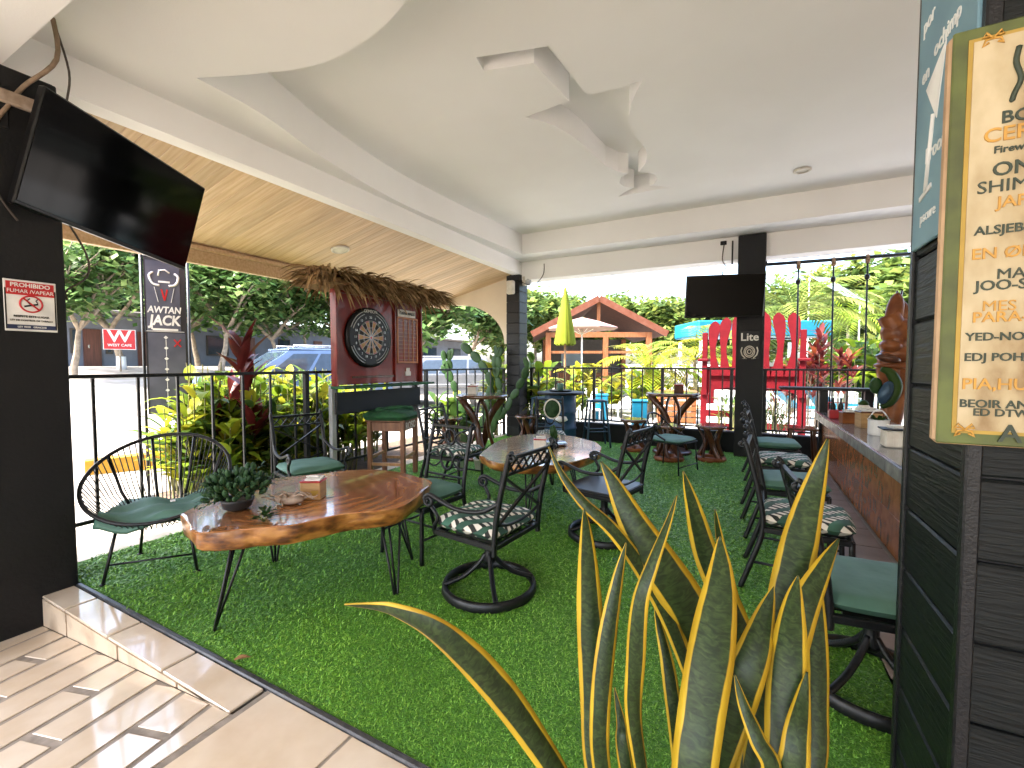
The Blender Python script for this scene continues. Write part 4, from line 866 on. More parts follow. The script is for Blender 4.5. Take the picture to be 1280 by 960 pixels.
slab_table('slab_table', 'long glossy red-brown live-edge slab table in front of the dartboard', o1, .58, .112, 'slab_red', 'slab_edge', [(-2.51, 1.32, R(230)), (-1.90, 2.06, R(330)), (-2.15, 2.5, R(60)), (-3.0, 2.0, R(150))], .10, 1)
o2 = [(600, 568), (615, 577), (640, 580), (662, 582), (700, 580), (735, 572), (752, 562), (745, 553), (720, 546), (685, 542), (650, 544), (620, 552)]
o2 = [tuple(gz(u, v, .58)[:2]) for u, v in o2]
slab_table('slab_table', 'pale round live-edge slab table in the middle of the turf', o2, .58, .085, 'slab_pale', 'slab_edge_pale', [(-1.75, 3.65, R(270)), (-1.5, 4.35, R(10)), (-2.0, 4.85, R(80)), (-2.25, 4.0, R(180))], .08, 2)

# things on the tables
def napkin_box(label, loc, rz, s=1., red=True, body='box_wood', lab=True):
    t = thing('napkin_box', label, 'napkin box', loc, rz, 'napkin boxes on tables')
    q = MB(); q.box((0, 0, .055*s), (.13*s, .10*s, .11*s), bev=.004); q.build('box', body, t)
    q = MB(); q.box((0, 0, .114*s), (.136*s, .106*s, .012*s), bev=.004); q.build('lid', 'red_plastic' if red else 'dark_wood', t)
    q = MB(); q.box((.01*s, 0, .127*s), (.10*s, .08*s, .016*s), rx=.12, bev=.003); q.box((.0, .01*s, .138*s), (.08*s, .05*s, .010*s), rx=-.2, bev=.002); q.build('napkins', 'paper', t)
    if lab: q = MB(); q.box((.03*s, -.0515*s, .045*s), (.045*s, .004, .03*s)); q.build('label_plate', 'board_yellow', t)
    return t
TT = .581
p = gz(392, 622, TT); napkin_box('wooden napkin box with red lid on the long slab table', p, R(28))
p = gz(297, 637, TT); t = thing('potted_succulent', 'bushy dark green succulent in a small black bowl on the long table', 'potted plant', p)
q = MB(); q.lathe([(.045, 0), (.075, .02), (.088, .06), (.09, .072), (.080, .072), (.076, .055)], 20); q.build('bowl', 'pot_black', t); q = MB(); q.lathe([(.079, .055), (.04, .064)], 16); q.build('soil', 'soil', t)
q = MB(); rd = random.Random(11)
for i in range(210):
    a = rd.uniform(0, 6.28); e = rd.uniform(-.15, 1.2); rr_ = rd.uniform(.07, .155); c = (rr_*math.cos(a)*math.cos(e)*1.15, rr_*math.sin(a)*math.cos(e)*1.15, .115+rr_*math.sin(e)*.95)
    s_ = rd.uniform(.014, .024); q.ell(c, (s_*.72, s_*.72, s_*1.25), 7, 5, mtx=Vector(c).to_track_quat('Z', 'Y').to_matrix().to_4x4())
for i in range(16):
    a = rd.uniform(0, 6.28); e = rd.uniform(-.1, .7)
    for k in range(7):
        rr_ = .14+.02*k; q.leaf((rr_*math.cos(a)*math.cos(e), rr_*math.sin(a)*math.cos(e), .11+rr_*math.sin(e)*.8), (math.cos(a+rd.uniform(-1, 1)), math.sin(a+rd.uniform(-1, 1)), rd.uniform(-.2, .8)), .045, .016, seg=2)
q.build('foliage', 'succulent', t)
q = MB()
for k in range(5): a = k*1.25; q.tube([(0, 0, .06), (.05*math.cos(a), .05*math.sin(a), .12), (.10*math.cos(a), .10*math.sin(a), .15)], .006, 5)
q.build('stems', 'stem', t)
p = gz(330, 652, TT); t = thing('small_plant', 'silvery green trailing sprig lying by the succulent bowl', 'plant', p); q = MB()
for k in range(26): a = rd.uniform(0, 6.28); q.leaf((.02*math.cos(a), .02*math.sin(a), .012+.05*rd.random()), (math.cos(a), math.sin(a), rd.uniform(-.0, .9)), rd.uniform(.04, .08), .022, droop=.15, seg=3)
q.build('leaves', 'leaf_dark', t); q = MB()
for k in range(6): a = k*1.05; q.tube([(0, 0, .004), (.03*math.cos(a), .03*math.sin(a), .03)], .004, 4)
q.build('stems', 'stem', t)
p = gz(362, 630, TT); t = thing('driftwood_piece', 'tangled pale driftwood root centrepiece on the long table', 'driftwood', p, R(20)); q = MB(); rd = random.Random(5)
q.ell((0, 0, .035), (.10, .06, .035), 12, 6); q.build('base_lump', 'driftwood', t)
q = MB()
for k in range(14):
    a = rd.uniform(0, 6.28); pts = [(.05*math.cos(a)*rd.random(), .04*math.sin(a)*rd.random(), .05)]
    for j in range(4): a += rd.uniform(-.8, .8); l = pts[-1]; pts.append((l[0]+.035*math.cos(a), l[1]+.03*math.sin(a), max(.006, l[2]+rd.uniform(-.03, .025))))
    q.tube(smooth(pts, 3), [.009-.0005*i for i in range(13)], 5)
q.build('roots', 'driftwood', t)
p = gz(675, 562, TT); napkin_box('pale napkin holder with red top on the round slab table', p, R(20), .95, body='off_white', lab=False)
p = gz(692, 556, TT); t = thing('wooden_tray', 'round dark wooden tray holding a small cactus pot on the round table', 'tray', p); q = MB(); q.lathe([(.13, 0), (.15, .012), (.15, .026), (.14, .02), (.0, .016)], 28); q.build('dish', 'dark_wood_top', t)
for k in range(3): a = k*2.1; q = MB(); q.box((.09*math.cos(a), .09*math.sin(a), .001), (.02, .02, .004)); q.build('foot', 'dark_wood', t)
t = thing('small_cactus', 'short green cactus with leafy top standing on the wooden tray', 'cactus', (p.x, p.y, p.z+.017)); q = MB(); q.lathe([(.04, 0), (.055, .05), (.05, .055), (.045, .045)], 14); q.build('pot', 'pot_black', t)
q = MB()
for k in range(5): a = k*1.3; q.lathe([(.016, 0), (.024, .04), (.022, .09), (.006, .115)], 10, (.022*math.cos(a), .022*math.sin(a), .04+.012*k))
q.build('stems', 'cactus', t)

# foreground snake plant
t = thing('snake_plant', 'tall snake plant with yellow-edged sword leaves in the foreground', 'potted plant', (-.10, .985, .002))
q = MB(); q.lathe([(.14, 0), (.17, .03), (.185, .28), (.195, .30), (.195, .33), (.175, .33), (.17, .29)], 28); q.build('pot', 'planter', t); q = MB(); q.lathe([(.172, .285), (.08, .30)], 20); q.build('soil', 'soil', t)
def zc(x, y): return (680+x/2.287, 540+y/2.287)
LV = [([(150, 960), (140, 750), (130, 500), (122, 320), (115, 222)], 40, 1.08, .1), ([(165, 960), (160, 800), (178, 600), (208, 430), (234, 316)], 29, 1.04, -.2),
      ([(470, 860), (390, 620), (330, 485), (260, 365), (190, 275), (110, 200), (50, 120), (14, 42)], 24, 1.10, .3), ([(500, 760), (450, 590), (400, 485), (320, 365), (255, 260), (200, 150), (163, 85)], 58, 1.13, .0),
      ([(275, 960), (255, 800), (262, 650), (275, 490), (308, 385), (358, 255), (380, 182)], 27, .97, .55), ([(385, 940), (372, 800), (352, 660), (330, 560), (317, 496)], 22, 1.2, .2),
      ([(425, 1000), (450, 800), (480, 610), (503, 430), (503, 300)], 62, .93, .05), ([(590, 700), (560, 580), (505, 450), (460, 340), (428, 220), (398, 112)], 40, 1.22, -.1),
      ([(585, 720), (565, 600), (530, 440), (503, 300), (490, 222)], 24, 1.24, .6), ([(480, 980), (520, 850), (565, 720), (603, 620), (632, 520), (656, 442)], 50, 1.0, -.15),
      ([(600, 960), (640, 760), (675, 600), (712, 400), (748, 240), (782, 120), (812, 20)], 50, 1.06, .1), ([(640, 800), (690, 640), (735, 510), (790, 400), (842, 306)], 46, 1.02, -.35),
      ([(680, 980), (690, 780), (702, 620), (712, 500), (726, 412)], 50, .93, .0), ([(775, 960), (783, 760), (778, 560), (768, 318)], 30, 1.1, .4),
      ([(705, 980), (722, 860), (740, 760), (752, 685)], 42, .9, .2), ([(650, 990), (610, 880), (570, 780), (545, 695)], 30, .9, .3), ([(225, 900), (222, 840), (212, 780), (202, 730)], 20, 1.06, .5)]
LQ = [((700, 975), (645, 890), (592, 826), (545, 787), (500, 765), (470, 757), (431, 755)), 19, .98, .5]
rd = random.Random(4); base_c = Vector((-.10, .985, .292))
def snake_leaf(pix, hwpx, dep, tw, extra_tw=0):
    n_p = len(pix); W3 = [gd(u, v, dep+.03*math.sin(i*1.1+dep*40)) for i, (u, v) in enumerate(pix)]
    a0 = W3[0]; dirn = (a0-base_c); bp_ = base_c+Vector((max(-.11, min(.11, dirn.x*.35)), max(-.10, min(.10, dirn.y*.35)), -.01))
    if a0.z > .36: W3 = [bp_, (bp_*.55+a0*.45)+Vector((dirn.x*.12, dirn.y*.12, 0))]+W3
    C = smooth(W3, 7); k = len(C); q = MB(); q.uv = []; vs = []
    cum = [0]
    for i in range(1, k): cum.append(cum[-1]+(C[i]-C[i-1]).length)
    hw_ = hwpx/FPX*dep; ac = 6
    for i in range(k):
        t_ = cum[i]/cum[-1]; tg = (C[min(i+1, k-1)]-C[max(i-1, 0)]).normalized(); view = (C[i]-Vector(_C)).normalized()
        sd_ = tg.cross(view).normalized(); nm = sd_.cross(tg).normalized()
        an = tw*math.sin(t_*4.2+tw*7)*1.1+extra_tw*t_; sd2 = sd_*math.cos(an)+nm*math.sin(an); nm2 = nm*math.cos(an)-sd_*math.sin(an)
        wd = hw_*(.52+.48*math.sin(min(1, t_/.62)*math.pi/2))*(1 if t_ < .62 else math.cos((t_-.62)/.38*math.pi/2)**.75+.0)
        wd = max(wd, .0015)
        for j in range(ac+1):
            s_ = -1+2*j/ac; ripple = .05*math.sin(t_*19+tw*11)*(s_ if s_ > 0 else -s_*.6)*hw_
            P_ = C[i]+sd2*(wd*s_)-nm2*(wd*.30*(1-s_*s_))+nm2*ripple
            vs.append(P_); q.uv.append((.5+.5*s_, cum[i]))
    fs = [(i*(ac+1)+j, i*(ac+1)+j+1, (i+1)*(ac+1)+j+1, (i+1)*(ac+1)+j) for i in range(k-1) for j in range(ac)]
    q.add([v-Vector((-.10, .985, .002)) for v in vs], fs, 0, True); o = q.build('leaf', 'snake_leaf', t)
    md = o.modifiers.new('thick', 'SOLIDIFY'); md.thickness = .0035; md.offset = 0
for pix, hz, dep, tw_ in LV: snake_leaf([zc(*p_) for p_ in pix], hz/2.287*(.95 if hz < 45 else 1.02), dep, tw_)
snake_leaf(LQ[0], LQ[1], LQ[2], LQ[3], .6)
# dry leaf on the edge strip
p = gz(293, 826, .012); q = MB(); q.leaf((0, 0, .0), (.5, .7, .12), .07, .035, .2, fold=.5, seg=5); o = q.build('fallen_leaf', 'stool_pale', None, (p.x, p.y, .014)); tag(o, 'small dry fallen leaf on the edge of the turf', 'leaf')
# ------------------------------------------------------------------ dart cabinet (faces +X), local x = world y along the board
DX, DY0, DY1 = -4.22, 3.62, 5.11; DW = DY1-DY0
t = thing('dart_stand', 'dark red dartboard stand with scoreboard under a dried palm thatch', 'dart stand', (DX, (DY0+DY1)/2, 0), R(90))   # local +X -> +Y world, local -Y -> +X world
q = MB(); q.box((0, .02, 1.755), (DW, .04, 1.11), bev=.006); q.build('back_board', 'board_red', t)
q = MB()
for x in (-DW/2-.012, DW/2+.012): q.box((x, .0, 1.755), (.03, .10, 1.13), bev=.004)
q.box((0, 0, 2.30), (DW+.05, .10, .03), bev=.004); q.box((.235, -.015, 1.755), (.025, .03, 1.08), bev=.003); q.build('frame', 'board_red', t)
for x in (-DW/2-.012, DW/2-.03):
    q = MB(); q.box((x, .055, .59), (.06, .06, 1.18), bev=.004); q.build('post', 'iron' if x > 0 else 'steel_blue_grey', t)
q = MB(); q.box((.02, -.09, 1.175), (DW+.16, .24, .03), bev=.006); q.build('shelf', 'green_plush', t)
q = MB(); q.box((0, .0, .985), (DW+.02, .035, .26), bev=.006); q.build('lower_plank', 'black', t)
q = MB(); q.box((-.12, -.006, 1.29), (.78, .02, .025), bev=.004); q.build('dart_ledge', 'dark_wood', t)
# dartboard
dc = Vector((-.24, 0, 1.78)); db = MB()
Rr = .375
db.lathe([(Rr, 0), (Rr, .035), (Rr-.03, .05), (Rr-.05, .05)], 48); 
TD = Matrix.Translation((dc.x, 0, dc.z)) @ Matrix.Rotation(math.pi/2, 4, 'X')
def tfm(o, T): o.data.transform(T); return o
surround = tfm(db.build('dartboard', 'black', t), TD)
for rr_ in (.335, .30):
    for a0, a1 in ((.35, 1.25), (1.9, 2.8), (3.5, 4.4), (5.0, 5.9)): q = MB(); q.tube([(rr_*math.cos(a0+(a1-a0)*i/14), rr_*math.sin(a0+(a1-a0)*i/14), .052) for i in range(15)], .005, 5); tfm(q.build('surround_line', 'wire', surround), TD)
def sector(r0, r1, a0, a1, z): return [(r*math.cos(a), r*math.sin(a), z) for r in (r0, r1) for a in (a0, (a0+a1)/2, a1)]
Q = [MB(), MB()]; Rd = [MB(), MB()]
for k in range(20):
    a0 = (k-.5)*math.pi/10+.0; a1 = a0+math.pi/10
    for (r0, r1, tgt) in ((.018, .115, Q), (.128, .198, Q), (.115, .128, Rd), (.198, .212, Rd)):
        tgt[k % 2].add(sector(r0, r1, a0, a1, .056), [(0, 3, 4, 1), (1, 4, 5, 2)])
tfm(Q[0].build('tan_segments', 'sisal_tan', surround), TD); tfm(Q[1].build('black_segments', 'sisal_black', surround), TD)
stuff(tfm(Rd[0].build('ring_segments', 'red_plastic', surround), TD)); stuff(tfm(Rd[1].build('ring_segments', 'leaf_dark', surround), TD))
q = MB()
for k in range(20): a = (k-.5)*math.pi/10; q.bar((.018*math.cos(a), .018*math.sin(a), .058), (.212*math.cos(a), .212*math.sin(a), .058), .003, .003)
for r_ in (.018, .115, .128, .198, .212): q.tube([(r_*math.cos(2*math.pi*i/40), r_*math.sin(2*math.pi*i/40), .058) for i in range(40)], .002, 4, True)
tfm(q.build('wires', 'wire', surround), TD); q = MB(); q.lathe([(.017, .05), (.017, .059)], 12); tfm(q.build('bull', 'red_plastic', surround), TD)
for i, n_ in enumerate((6, 13, 4, 18, 1, 20, 5, 12, 9, 14, 11, 8, 16, 7, 19, 3, 17, 2, 15, 10)):
    a = i*math.pi/10; text('numeral', str(n_), .042, 'wire', TD @ Matrix.Translation((.25*math.cos(a), .25*math.sin(a), .053)), surround)
text('lettering', 'GEMSON', .055, 'paper', TD @ Matrix.Translation((0, .325, .054)), surround, .02)
# scoreboard
F4 = frame((0, -.022, 0), (1, 0, 0), (0, 0, 1)); sb = Vector((.475, 0, 1.78))
q = MB(); q.box((sb.x, -.012, sb.z), (.40, .02, .60)); sbd = q.build('scoreboard', 'board_red', t)
q = MB()
for x in (-.2, .2): q.box((sb.x+x, -.02, sb.z), (.025, .03, .62), bev=.003)
for z in (-.305, .305): q.box((sb.x, -.021, sb.z+z), (.425, .03, .025), bev=.003)
for x in (-.08, .02, .11): q.box((sb.x+x, -.02, sb.z), (.014, .022, .60))
q.build('score_frame', 'score_orange', sbd)
for i in range(11):
    q = MB(); q.box((sb.x+.0, -.019, sb.z-.27+i*.053), (.37, .018, .012)); q.build('score_slat', 'stool_wood', sbd)
q = MB(); q.box((sb.x, -.012, 2.15), (.36, .016, .10), bev=.003); pl = q.build('name_plate', 'off_white', t); text('lettering', 'CUSTER WALLS', .055, 'black', F4 @ Matrix.Translation((sb.x, 2.15, 0)), pl, .02, sx=.8)
q = MB(); q.box((sb.x+.02, -.009, 1.315), (.11, .01, .06)); q.box((sb.x+.02, -.009, 1.37), (.07, .01, .05)); q.build('sticker', 'off_white', t)
# thatch
q = MB(); rd = random.Random(9); q2 = MB()
core = MB(); core.prism([(-.30, 2.33), (.32, 2.33), (.22, 2.46), (.0, 2.54), (-.2, 2.46)], -DW/2-.28, DW/2+.30, mtx=Matrix(((0, 0, 1, 0), (1, 0, 0, 0), (0, 1, 0, 0), (0, 0, 0, 1))))
core.build('thatch_bed', 'thatch', t)
for k in range(1000):
    x = rd.uniform(-DW/2-.36, DW/2+.36); y = rd.choice((-1, -1, -1, 1)); end = x < -DW/2-.15 or x > DW/2+.15
    b0 = Vector((x*.97, y*rd.uniform(0, .2), 2.42+rd.uniform(-.03, .11))); dx = rd.uniform(-.35, .35)+(.9*(1 if x > 0 else -1) if end else 0)
    q_ = q if rd.random() < .65 else q2
    q_.leaf(b0, (dx, y*rd.uniform(.5, 1.2), rd.uniform(-.5, .35)), rd.uniform(.18, .36), rd.uniform(.022, .045), droop=rd.uniform(.2, .75), seg=4, fold=.5, tw=rd.uniform(-.6, .6))
q.build('palm_fringe', 'thatch', t); q2.build('palm_fringe', 'thatch_b', t)
# bar stool in front of it
t = thing('bar_stool', 'wooden bar stool with tufted green cushion below the dartboard', 'bar stool', (-4.0, 4.32, 0), R(20)); S = .215
for i, (x, y) in enumerate(((-S, -S), (S, -S), (S, S), (-S, S))): q = MB(); q.box((x, y, .37), (.055, .055, .74), bev=.005); q.build('leg', 'stool_wood', t)
q = MB()
for s in (-1, 1): q.box((0, s*S, .67), (2*S-.055, .03, .11), bev=.004); q.box((s*S, 0, .67), (.03, 2*S-.055, .11), bev=.004)
q.build('apron', 'stool_wood', t)
q = MB()
for s in (-1, 1): q.box((0, s*S, .20), (2*S-.055, .03, .035)); q.box((s*S, 0, .28), (.03, 2*S-.055, .035))
q.build('stretcher', 'stool_pale', t)
q = MB(); q.box((0, 0, .745), (.52, .52, .02), bev=.006); q.build('seat_board', 'stool_wood', t)
q = MB(); q.pillow(.60, .60, .13, (0, 0, .80), 12, wob=.018); q.build('cushion', 'green_plush', t)
q = MB(); q.ell((-.12, -.12, .865), (.07, .06, .04), 10, 6); q.tube(smooth([(-.12, -.1, .87), (.05, .02, .89), (.2, .15, .87)], 4), .03, 8); q.build('cloth_knot', 'green_plush', t)
text('lettering', 'ROSO', .13, 'off_white', frame((S+.016, .02, .665), (0, 1, 0), (0, 0, 1)), t, .01)

# ------------------------------------------------------------------ bar tables and carved stools
def round_table(label, loc, rz, r, h):
    t = thing('bar_table', label, 'table', loc, rz, 'round wooden bar tables'); q = MB()
    q.lathe([(r-.03, h-.055), (r-.005, h-.05), (r, h-.03), (r, h-.012), (r-.015, h)], 40); q.build('top', 'dark_wood_top', t)
    for k in range(4):
        a = k*math.pi/2; pts = []
        for i in range(9):
            u = i/8; an = a+u*1.9; rad = (r-.08)*(1-u*1.05)+.30*u if u < .5 else None
            rad = (r-.07)-((r-.07)-.12)*math.sin(u*math.pi) if u < .5 else .12+(.26-.12)*(1-math.sin(u*math.pi))
            pts.append((rad*math.cos(an), rad*math.sin(an), h-.05-(h-.06)*u))
        q = MB(); q.tube(smooth(pts, 3), .055, 8, flat=(-math.sin(a), math.cos(a), 0)); q.build('curved_leg', 'dark_wood', t)
    q = MB(); q.lathe([(.30, 0), (.31, .02), (.29, .045), (.2, .05)], 28); q.build('base', 'dark_wood', t); return t
def carved_stool(label, loc, rz):
    t = thing('carved_stool', label, 'stool', loc, rz, 'carved wooden stools'); h = .53
    q = MB(); q.lathe([(.20, h-.045), (.225, h-.035), (.225, h-.01), (.21, h)], 28); q.build('seat', 'dark_wood_top', t)
    for k in range(5):
        a = k*2*math.pi/5; pts = []
        for i in range(9): u = i/8; an = a+u*1.1; rad = .185-.085*math.sin(u*math.pi); pts.append((rad*math.cos(an), rad*math.sin(an), h-.04-(h-.08)*u))
        q = MB(); q.tube(smooth(pts, 2), .042, 8, flat=(math.cos(a), math.sin(a), 0)); q.build('carved_leg', 'dark_wood', t)
    q = MB(); q.lathe([(.215, 0), (.22, .03), (.205, .06), (.12, .06), (.11, .01)], 28); q.build('base', 'carved_orange', t); return t
round_table('round dark wood bar table with twisted legs by the corner post', (-3.55, 5.78, .004), .5, .40, .985)
round_table('round dark wood bar table with twisted legs near the rear railing', (-1.02, 7.58, .004), .2, .42, .985)
p = gz(562, 522, .53); carved_stool('carved wooden stool left of the corner bar table', (p.x, p.y, .004), .3)
p = gz(647, 519, .53); carved_stool('carved wooden stool at the foot of the corner post', (-3.42, 7.12, .004), 1.)
carved_stool('carved wooden stool left of the rear bar table', (-1.62, 7.50, .004), .1)
carved_stool('carved wooden stool in front of the rear bar table behind the green chair', (-.98, 6.98, .004), 1.2)
carved_stool('carved wooden stool right of the rear bar table near the post', (-.42, 7.25, .004), .6)
napkin_box('white napkin box with red lid on the corner bar table', (-3.68, 5.72, .99), .3, 1.05, body='off_white', lab=False)
napkin_box('brown napkin box with red top on the rear bar table', (-.92, 7.50, .99), .2, 1.1, body='dark_wood', lab=False)
def pot_plant(label, loc, r, h, pm, n, L, W, lm, seed, up=.8):
    t = thing('potted_plant', label, 'potted plant', loc); q = MB(); q.lathe([(r*.7, 0), (r, h), (r*1.06, h), (r*1.06, h+.015), (r*.9, h+.015), (r*.88, h-.01)], 18); q.build('pot', pm, t)
    q = MB(); q.lathe([(r*.9, h-.01), (r*.3, h)], 12); q.build('soil', 'soil', t); rd = random.Random(seed); q = MB()
    for k in range(n): a = rd.uniform(0, 6.28); q.leaf((r*.3*math.cos(a), r*.3*math.sin(a), h), (math.cos(a)*(1-up*rd.random()), math.sin(a)*(1-up*rd.random()), rd.uniform(.5, 1.3)), L*rd.uniform(.6, 1), W, droop=.25, seg=4)
    q.build('leaves', lm, t); return t
p = gz(573, 556, 0); pot_plant('small white pot with sprouting plant left of a pair under the corner bar table', (-3.45, 5.02, .004), .09, .14, 'white_paint', 16, .35, .03, 'leaf_dark', 1)
pot_plant('small white pot with sprouting plant right of a pair under the corner bar table', (-3.18, 5.12, .004), .09, .14, 'off_white', 14, .35, .03, 'leaf_mid', 2)
# blue barrel table and metal stools
t = thing('barrel_table', 'blue oil barrel table with black round top near the rear railing', 'table', (-2.92, 7.45, .004)); q = MB()
pr = [(.27, 0), (.285, .02)]
for z in (.3, .6): pr += [(.28, z-.03), (.295, z), (.28, z+.03)]
pr += [(.28, .88), (.29, .90)]; q.lathe(pr, 28); q.build('barrel', 'blue_paint', t); q = MB(); q.lathe([(.41, .905), (.42, .92), (.42, .94), (.41, .95)], 32); q.build('top', 'black', t)
q = MB(); q.lathe([(.05, 0), (.13, .05), (.10, .11), (.03, .12)], 12, (.10, -.25, .42)); q.build('barrel_print', 'paper', t)
t = thing('planter_dish', 'low black dish with green candle jar on the barrel table', 'dish', (-2.92, 7.45, .955)); q = MB(); q.lathe([(.15, 0), (.2, .01), (.2, .03), (.18, .02)], 24); q.build('dish', 'black', t); q = MB(); q.lathe([(.05, .02), (.055, .13), (.05, .15)], 16); q.build('jar', 'green_cloth', t)
def metal_stool(label, loc, rz):
    t = thing('metal_stool', label, 'bar stool', loc, rz, 'blue metal stools'); h = .80
    q = MB(); q.box((0, 0, h), (.32, .32, .03), bev=.012); q.box((0, 0, h+.017), (.22, .22, .008), bev=.003); q.build('seat', 'blue_metal', t)
    for sx, sy in ((-1, -1), (1, -1), (1, 1), (-1, 1)): q = MB(); q.bar((sx*.13, sy*.13, h-.01), (sx*.205, sy*.205, 0), .045, .03, .006); q.build('leg', 'blue_metal', t)
    q = MB()
    for z, r_ in ((.28, .178),):
        for s in (-1, 1): q.tube([(-r_, s*r_, z), (r_, s*r_, z)], .011, 6); q.tube([(s*r_, -r_, z+.05), (s*r_, r_, z+.05)], .011, 6)
    q.build('foot_rest', 'blue_metal', t); return t
metal_stool('blue metal bar stool right of the barrel table', (-2.28, 7.55, .004), .5); metal_stool('blue metal bar stool half hidden left of the barrel table', (-3.42, 7.72, .004), .2)
# small green tubular chair
t = thing('tube_chair', 'small green metal tube chair with hoop back on the turf near the post', 'chair', (-.86, 6.33, .004), face(.93, -.37))
q = MB(); q.tube(smooth([(-.26, .06, .44), (-.25, -.16, .56), (-.14, -.28, .72), (0, -.31, .755), (.14, -.28, .72), (.25, -.16, .56), (.26, .06, .44)], 5), .013, 8); q.build('hoop_back', 'iron', t)
q = MB(); 
for x in (-.12, .0, .12): q.tube([(x, -.22, .42), (x*1.1, -.29, .72)], .006, 5)
q.build('back_rods', 'iron', t)
q = MB(); q.tube([(-.22, -.22, .40), (.22, -.22, .40), (.24, .24, .40), (-.24, .24, .40)], .011, 6, True); q.build('seat_frame', 'iron', t)
q = MB(); q.pillow(.5, .5, .06, (0, 0, .43), 10, wob=.008); q.build('cushion', 'green_cloth', t)
for x, y in ((-.24, .24), (.24, .24), (-.25, -.26), (.25, -.26)): q = MB(); q.tube([(x*.95, y*.92, .40), (x*1.05, y*1.05, 0)], .010, 6); q.build('leg', 'iron', t)
q = MB(); q.tube([(-.25, .25, .1), (.25, .25, .1)], .008, 6); q.build('stretcher', 'iron', t)

# ------------------------------------------------------------------ bar counter
t = thing('bar_counter', 'bar counter with grey stone top and brown tiled front on the right', 'bar counter', (1.0, 5.1, 0)); BY0, BY1 = -2.55, 2.72
q = MB(); q.box((.35, (BY0+BY1)/2, .31), (.62, BY1-BY0-.04, .62)); q.build('core', 'grout', t)
q = MB(); q.box((.26, (BY0+BY1)/2, .695), (.64, BY1-BY0, .11), bev=.012); tp = q.build('counter_top', 'stone_edge', t)
q = MB(); q.box((.26, (BY0+BY1)/2, .755), (.625, BY1-BY0-.015, .012), bev=.005); q.build('polished_surface', 'stone_top', tp)
q = MB(); q.box((-.062, (BY0+BY1)/2, .752), (.012, BY1-BY0, .014), bev=.004); q.build('steel_edge', 'chrome', tp)
q = MB(); q.box((0, 0, 0), (.02, .655, .30), bev=.002); f0 = None
for r_ in range(2):
    for k in range(8):
        loc = (.03, BY0+.345+k*.659, .155+r_*.304)
        if f0 is None: f0 = q.build('front_tile', 'bar_tile', t, loc)
        else: meshobj('front_tile', f0, t, loc)
q = MB(); q.box((0, 0, 0), (.28, .02, .60), bev=.002); q.build('end_panel', 'bar_tile', t, (.18, BY1-.01, .31))
CT = .762
def on_bar(u, v): p = gz(u, v, CT); return p
p = on_bar(1111, 548); t = thing('lantern_box', 'cream ridged napkin caddy with dark lid nearest on the bar', 'box', (1.12, 4.72, CT)); q = MB(); q.box((0, 0, .07), (.15, .15, .14), bev=.01)
for k in range(4):
    for s in (-1, 1): q.box((-.05+k*.034, s*.076, .07), (.014, .006, .12)); q.box((s*.076, -.05+k*.034, .07), (.006, .014, .12))
q.build('box', 'off_white', t); q = MB(); q.box((0, 0, .148), (.19, .19, .012), bev=.004); q.build('lid', 'black', t); q = MB(); q.box((.02, .02, .165), (.11, .09, .025), bev=.005, rz=.4); q.build('napkins', 'paper', t)
t = thing('potted_plant', 'small white fluted pot with tiny green plant on the bar', 'potted plant', (1.17, 5.45, CT)); q = MB(); q.lathe([(.08, 0), (.085, .02), (.085, .14), (.09, .15), (.078, .15), (.075, .13)], 14, sm=False); q.build('pot', 'white_paint', t); q = MB(); q.lathe([(.075, .13), (.03, .135)], 12); q.build('soil', 'soil', t); q = MB(); rd = random.Random(2)
for k in range(30): a = rd.uniform(0, 6.28); q.leaf((.03*math.cos(a), .03*math.sin(a), .14), (math.cos(a), math.sin(a), rd.uniform(.3, 2)), .10, .025, .3, seg=3)
q.build('leaves', 'leaf_mid', t); q = MB(); q.tube(smooth([(-.08, 0, .15), (-.03, 0, .23), (.03, 0, .23), (.08, 0, .15)], 4), .006, 5); q.build('handle', 'white_paint', t)
napkin_box('wooden napkin box with dark lid on the bar behind the white pot', (1.2, 6.0, CT), .2, 1.5, red=False, lab=False)
napkin_box('orange-brown napkin box beside the red caddy on the bar', (1.08, 6.35, CT), .2, 1.1, red=False, body='carved_orange', lab=False)
t = thing('condiment_caddy', 'red condiment caddy with two dark bottles on the far end of the bar', 'caddy', (1.05, 6.85, CT)); q = MB(); q.box((0, 0, .055), (.17, .14, .11), bev=.01); q.build('basket', 'red_plastic', t)
for s in (-1, 1): q = MB(); q.lathe([(.028, .05), (.03, .16), (.012, .20), (.012, .25), (.014, .26)], 12, (s*.04, 0, 0)); q.build('bottle', 'black', t)
q = MB(); q.tube([(-.09, .0, .1), (-.09, 0, .2), (.09, 0, .2), (.09, 0, .1)], .007, 5); q.build('handle', 'red_plastic', t)
t = thing('sauce_jar', 'white jar with rounded green lid on the bar beside the napkin boxes', 'jar', (1.3, 6.75, CT)); q = MB(); q.lathe([(.07, 0), (.075, .02), (.075, .15), (.05, .19)], 18); q.build('body', 'off_white', t); q = MB(); q.lathe([(.05, .19), (.052, .21), (.03, .24), (.01, .25)], 14); q.build('lid', 'leaf_mid', t)
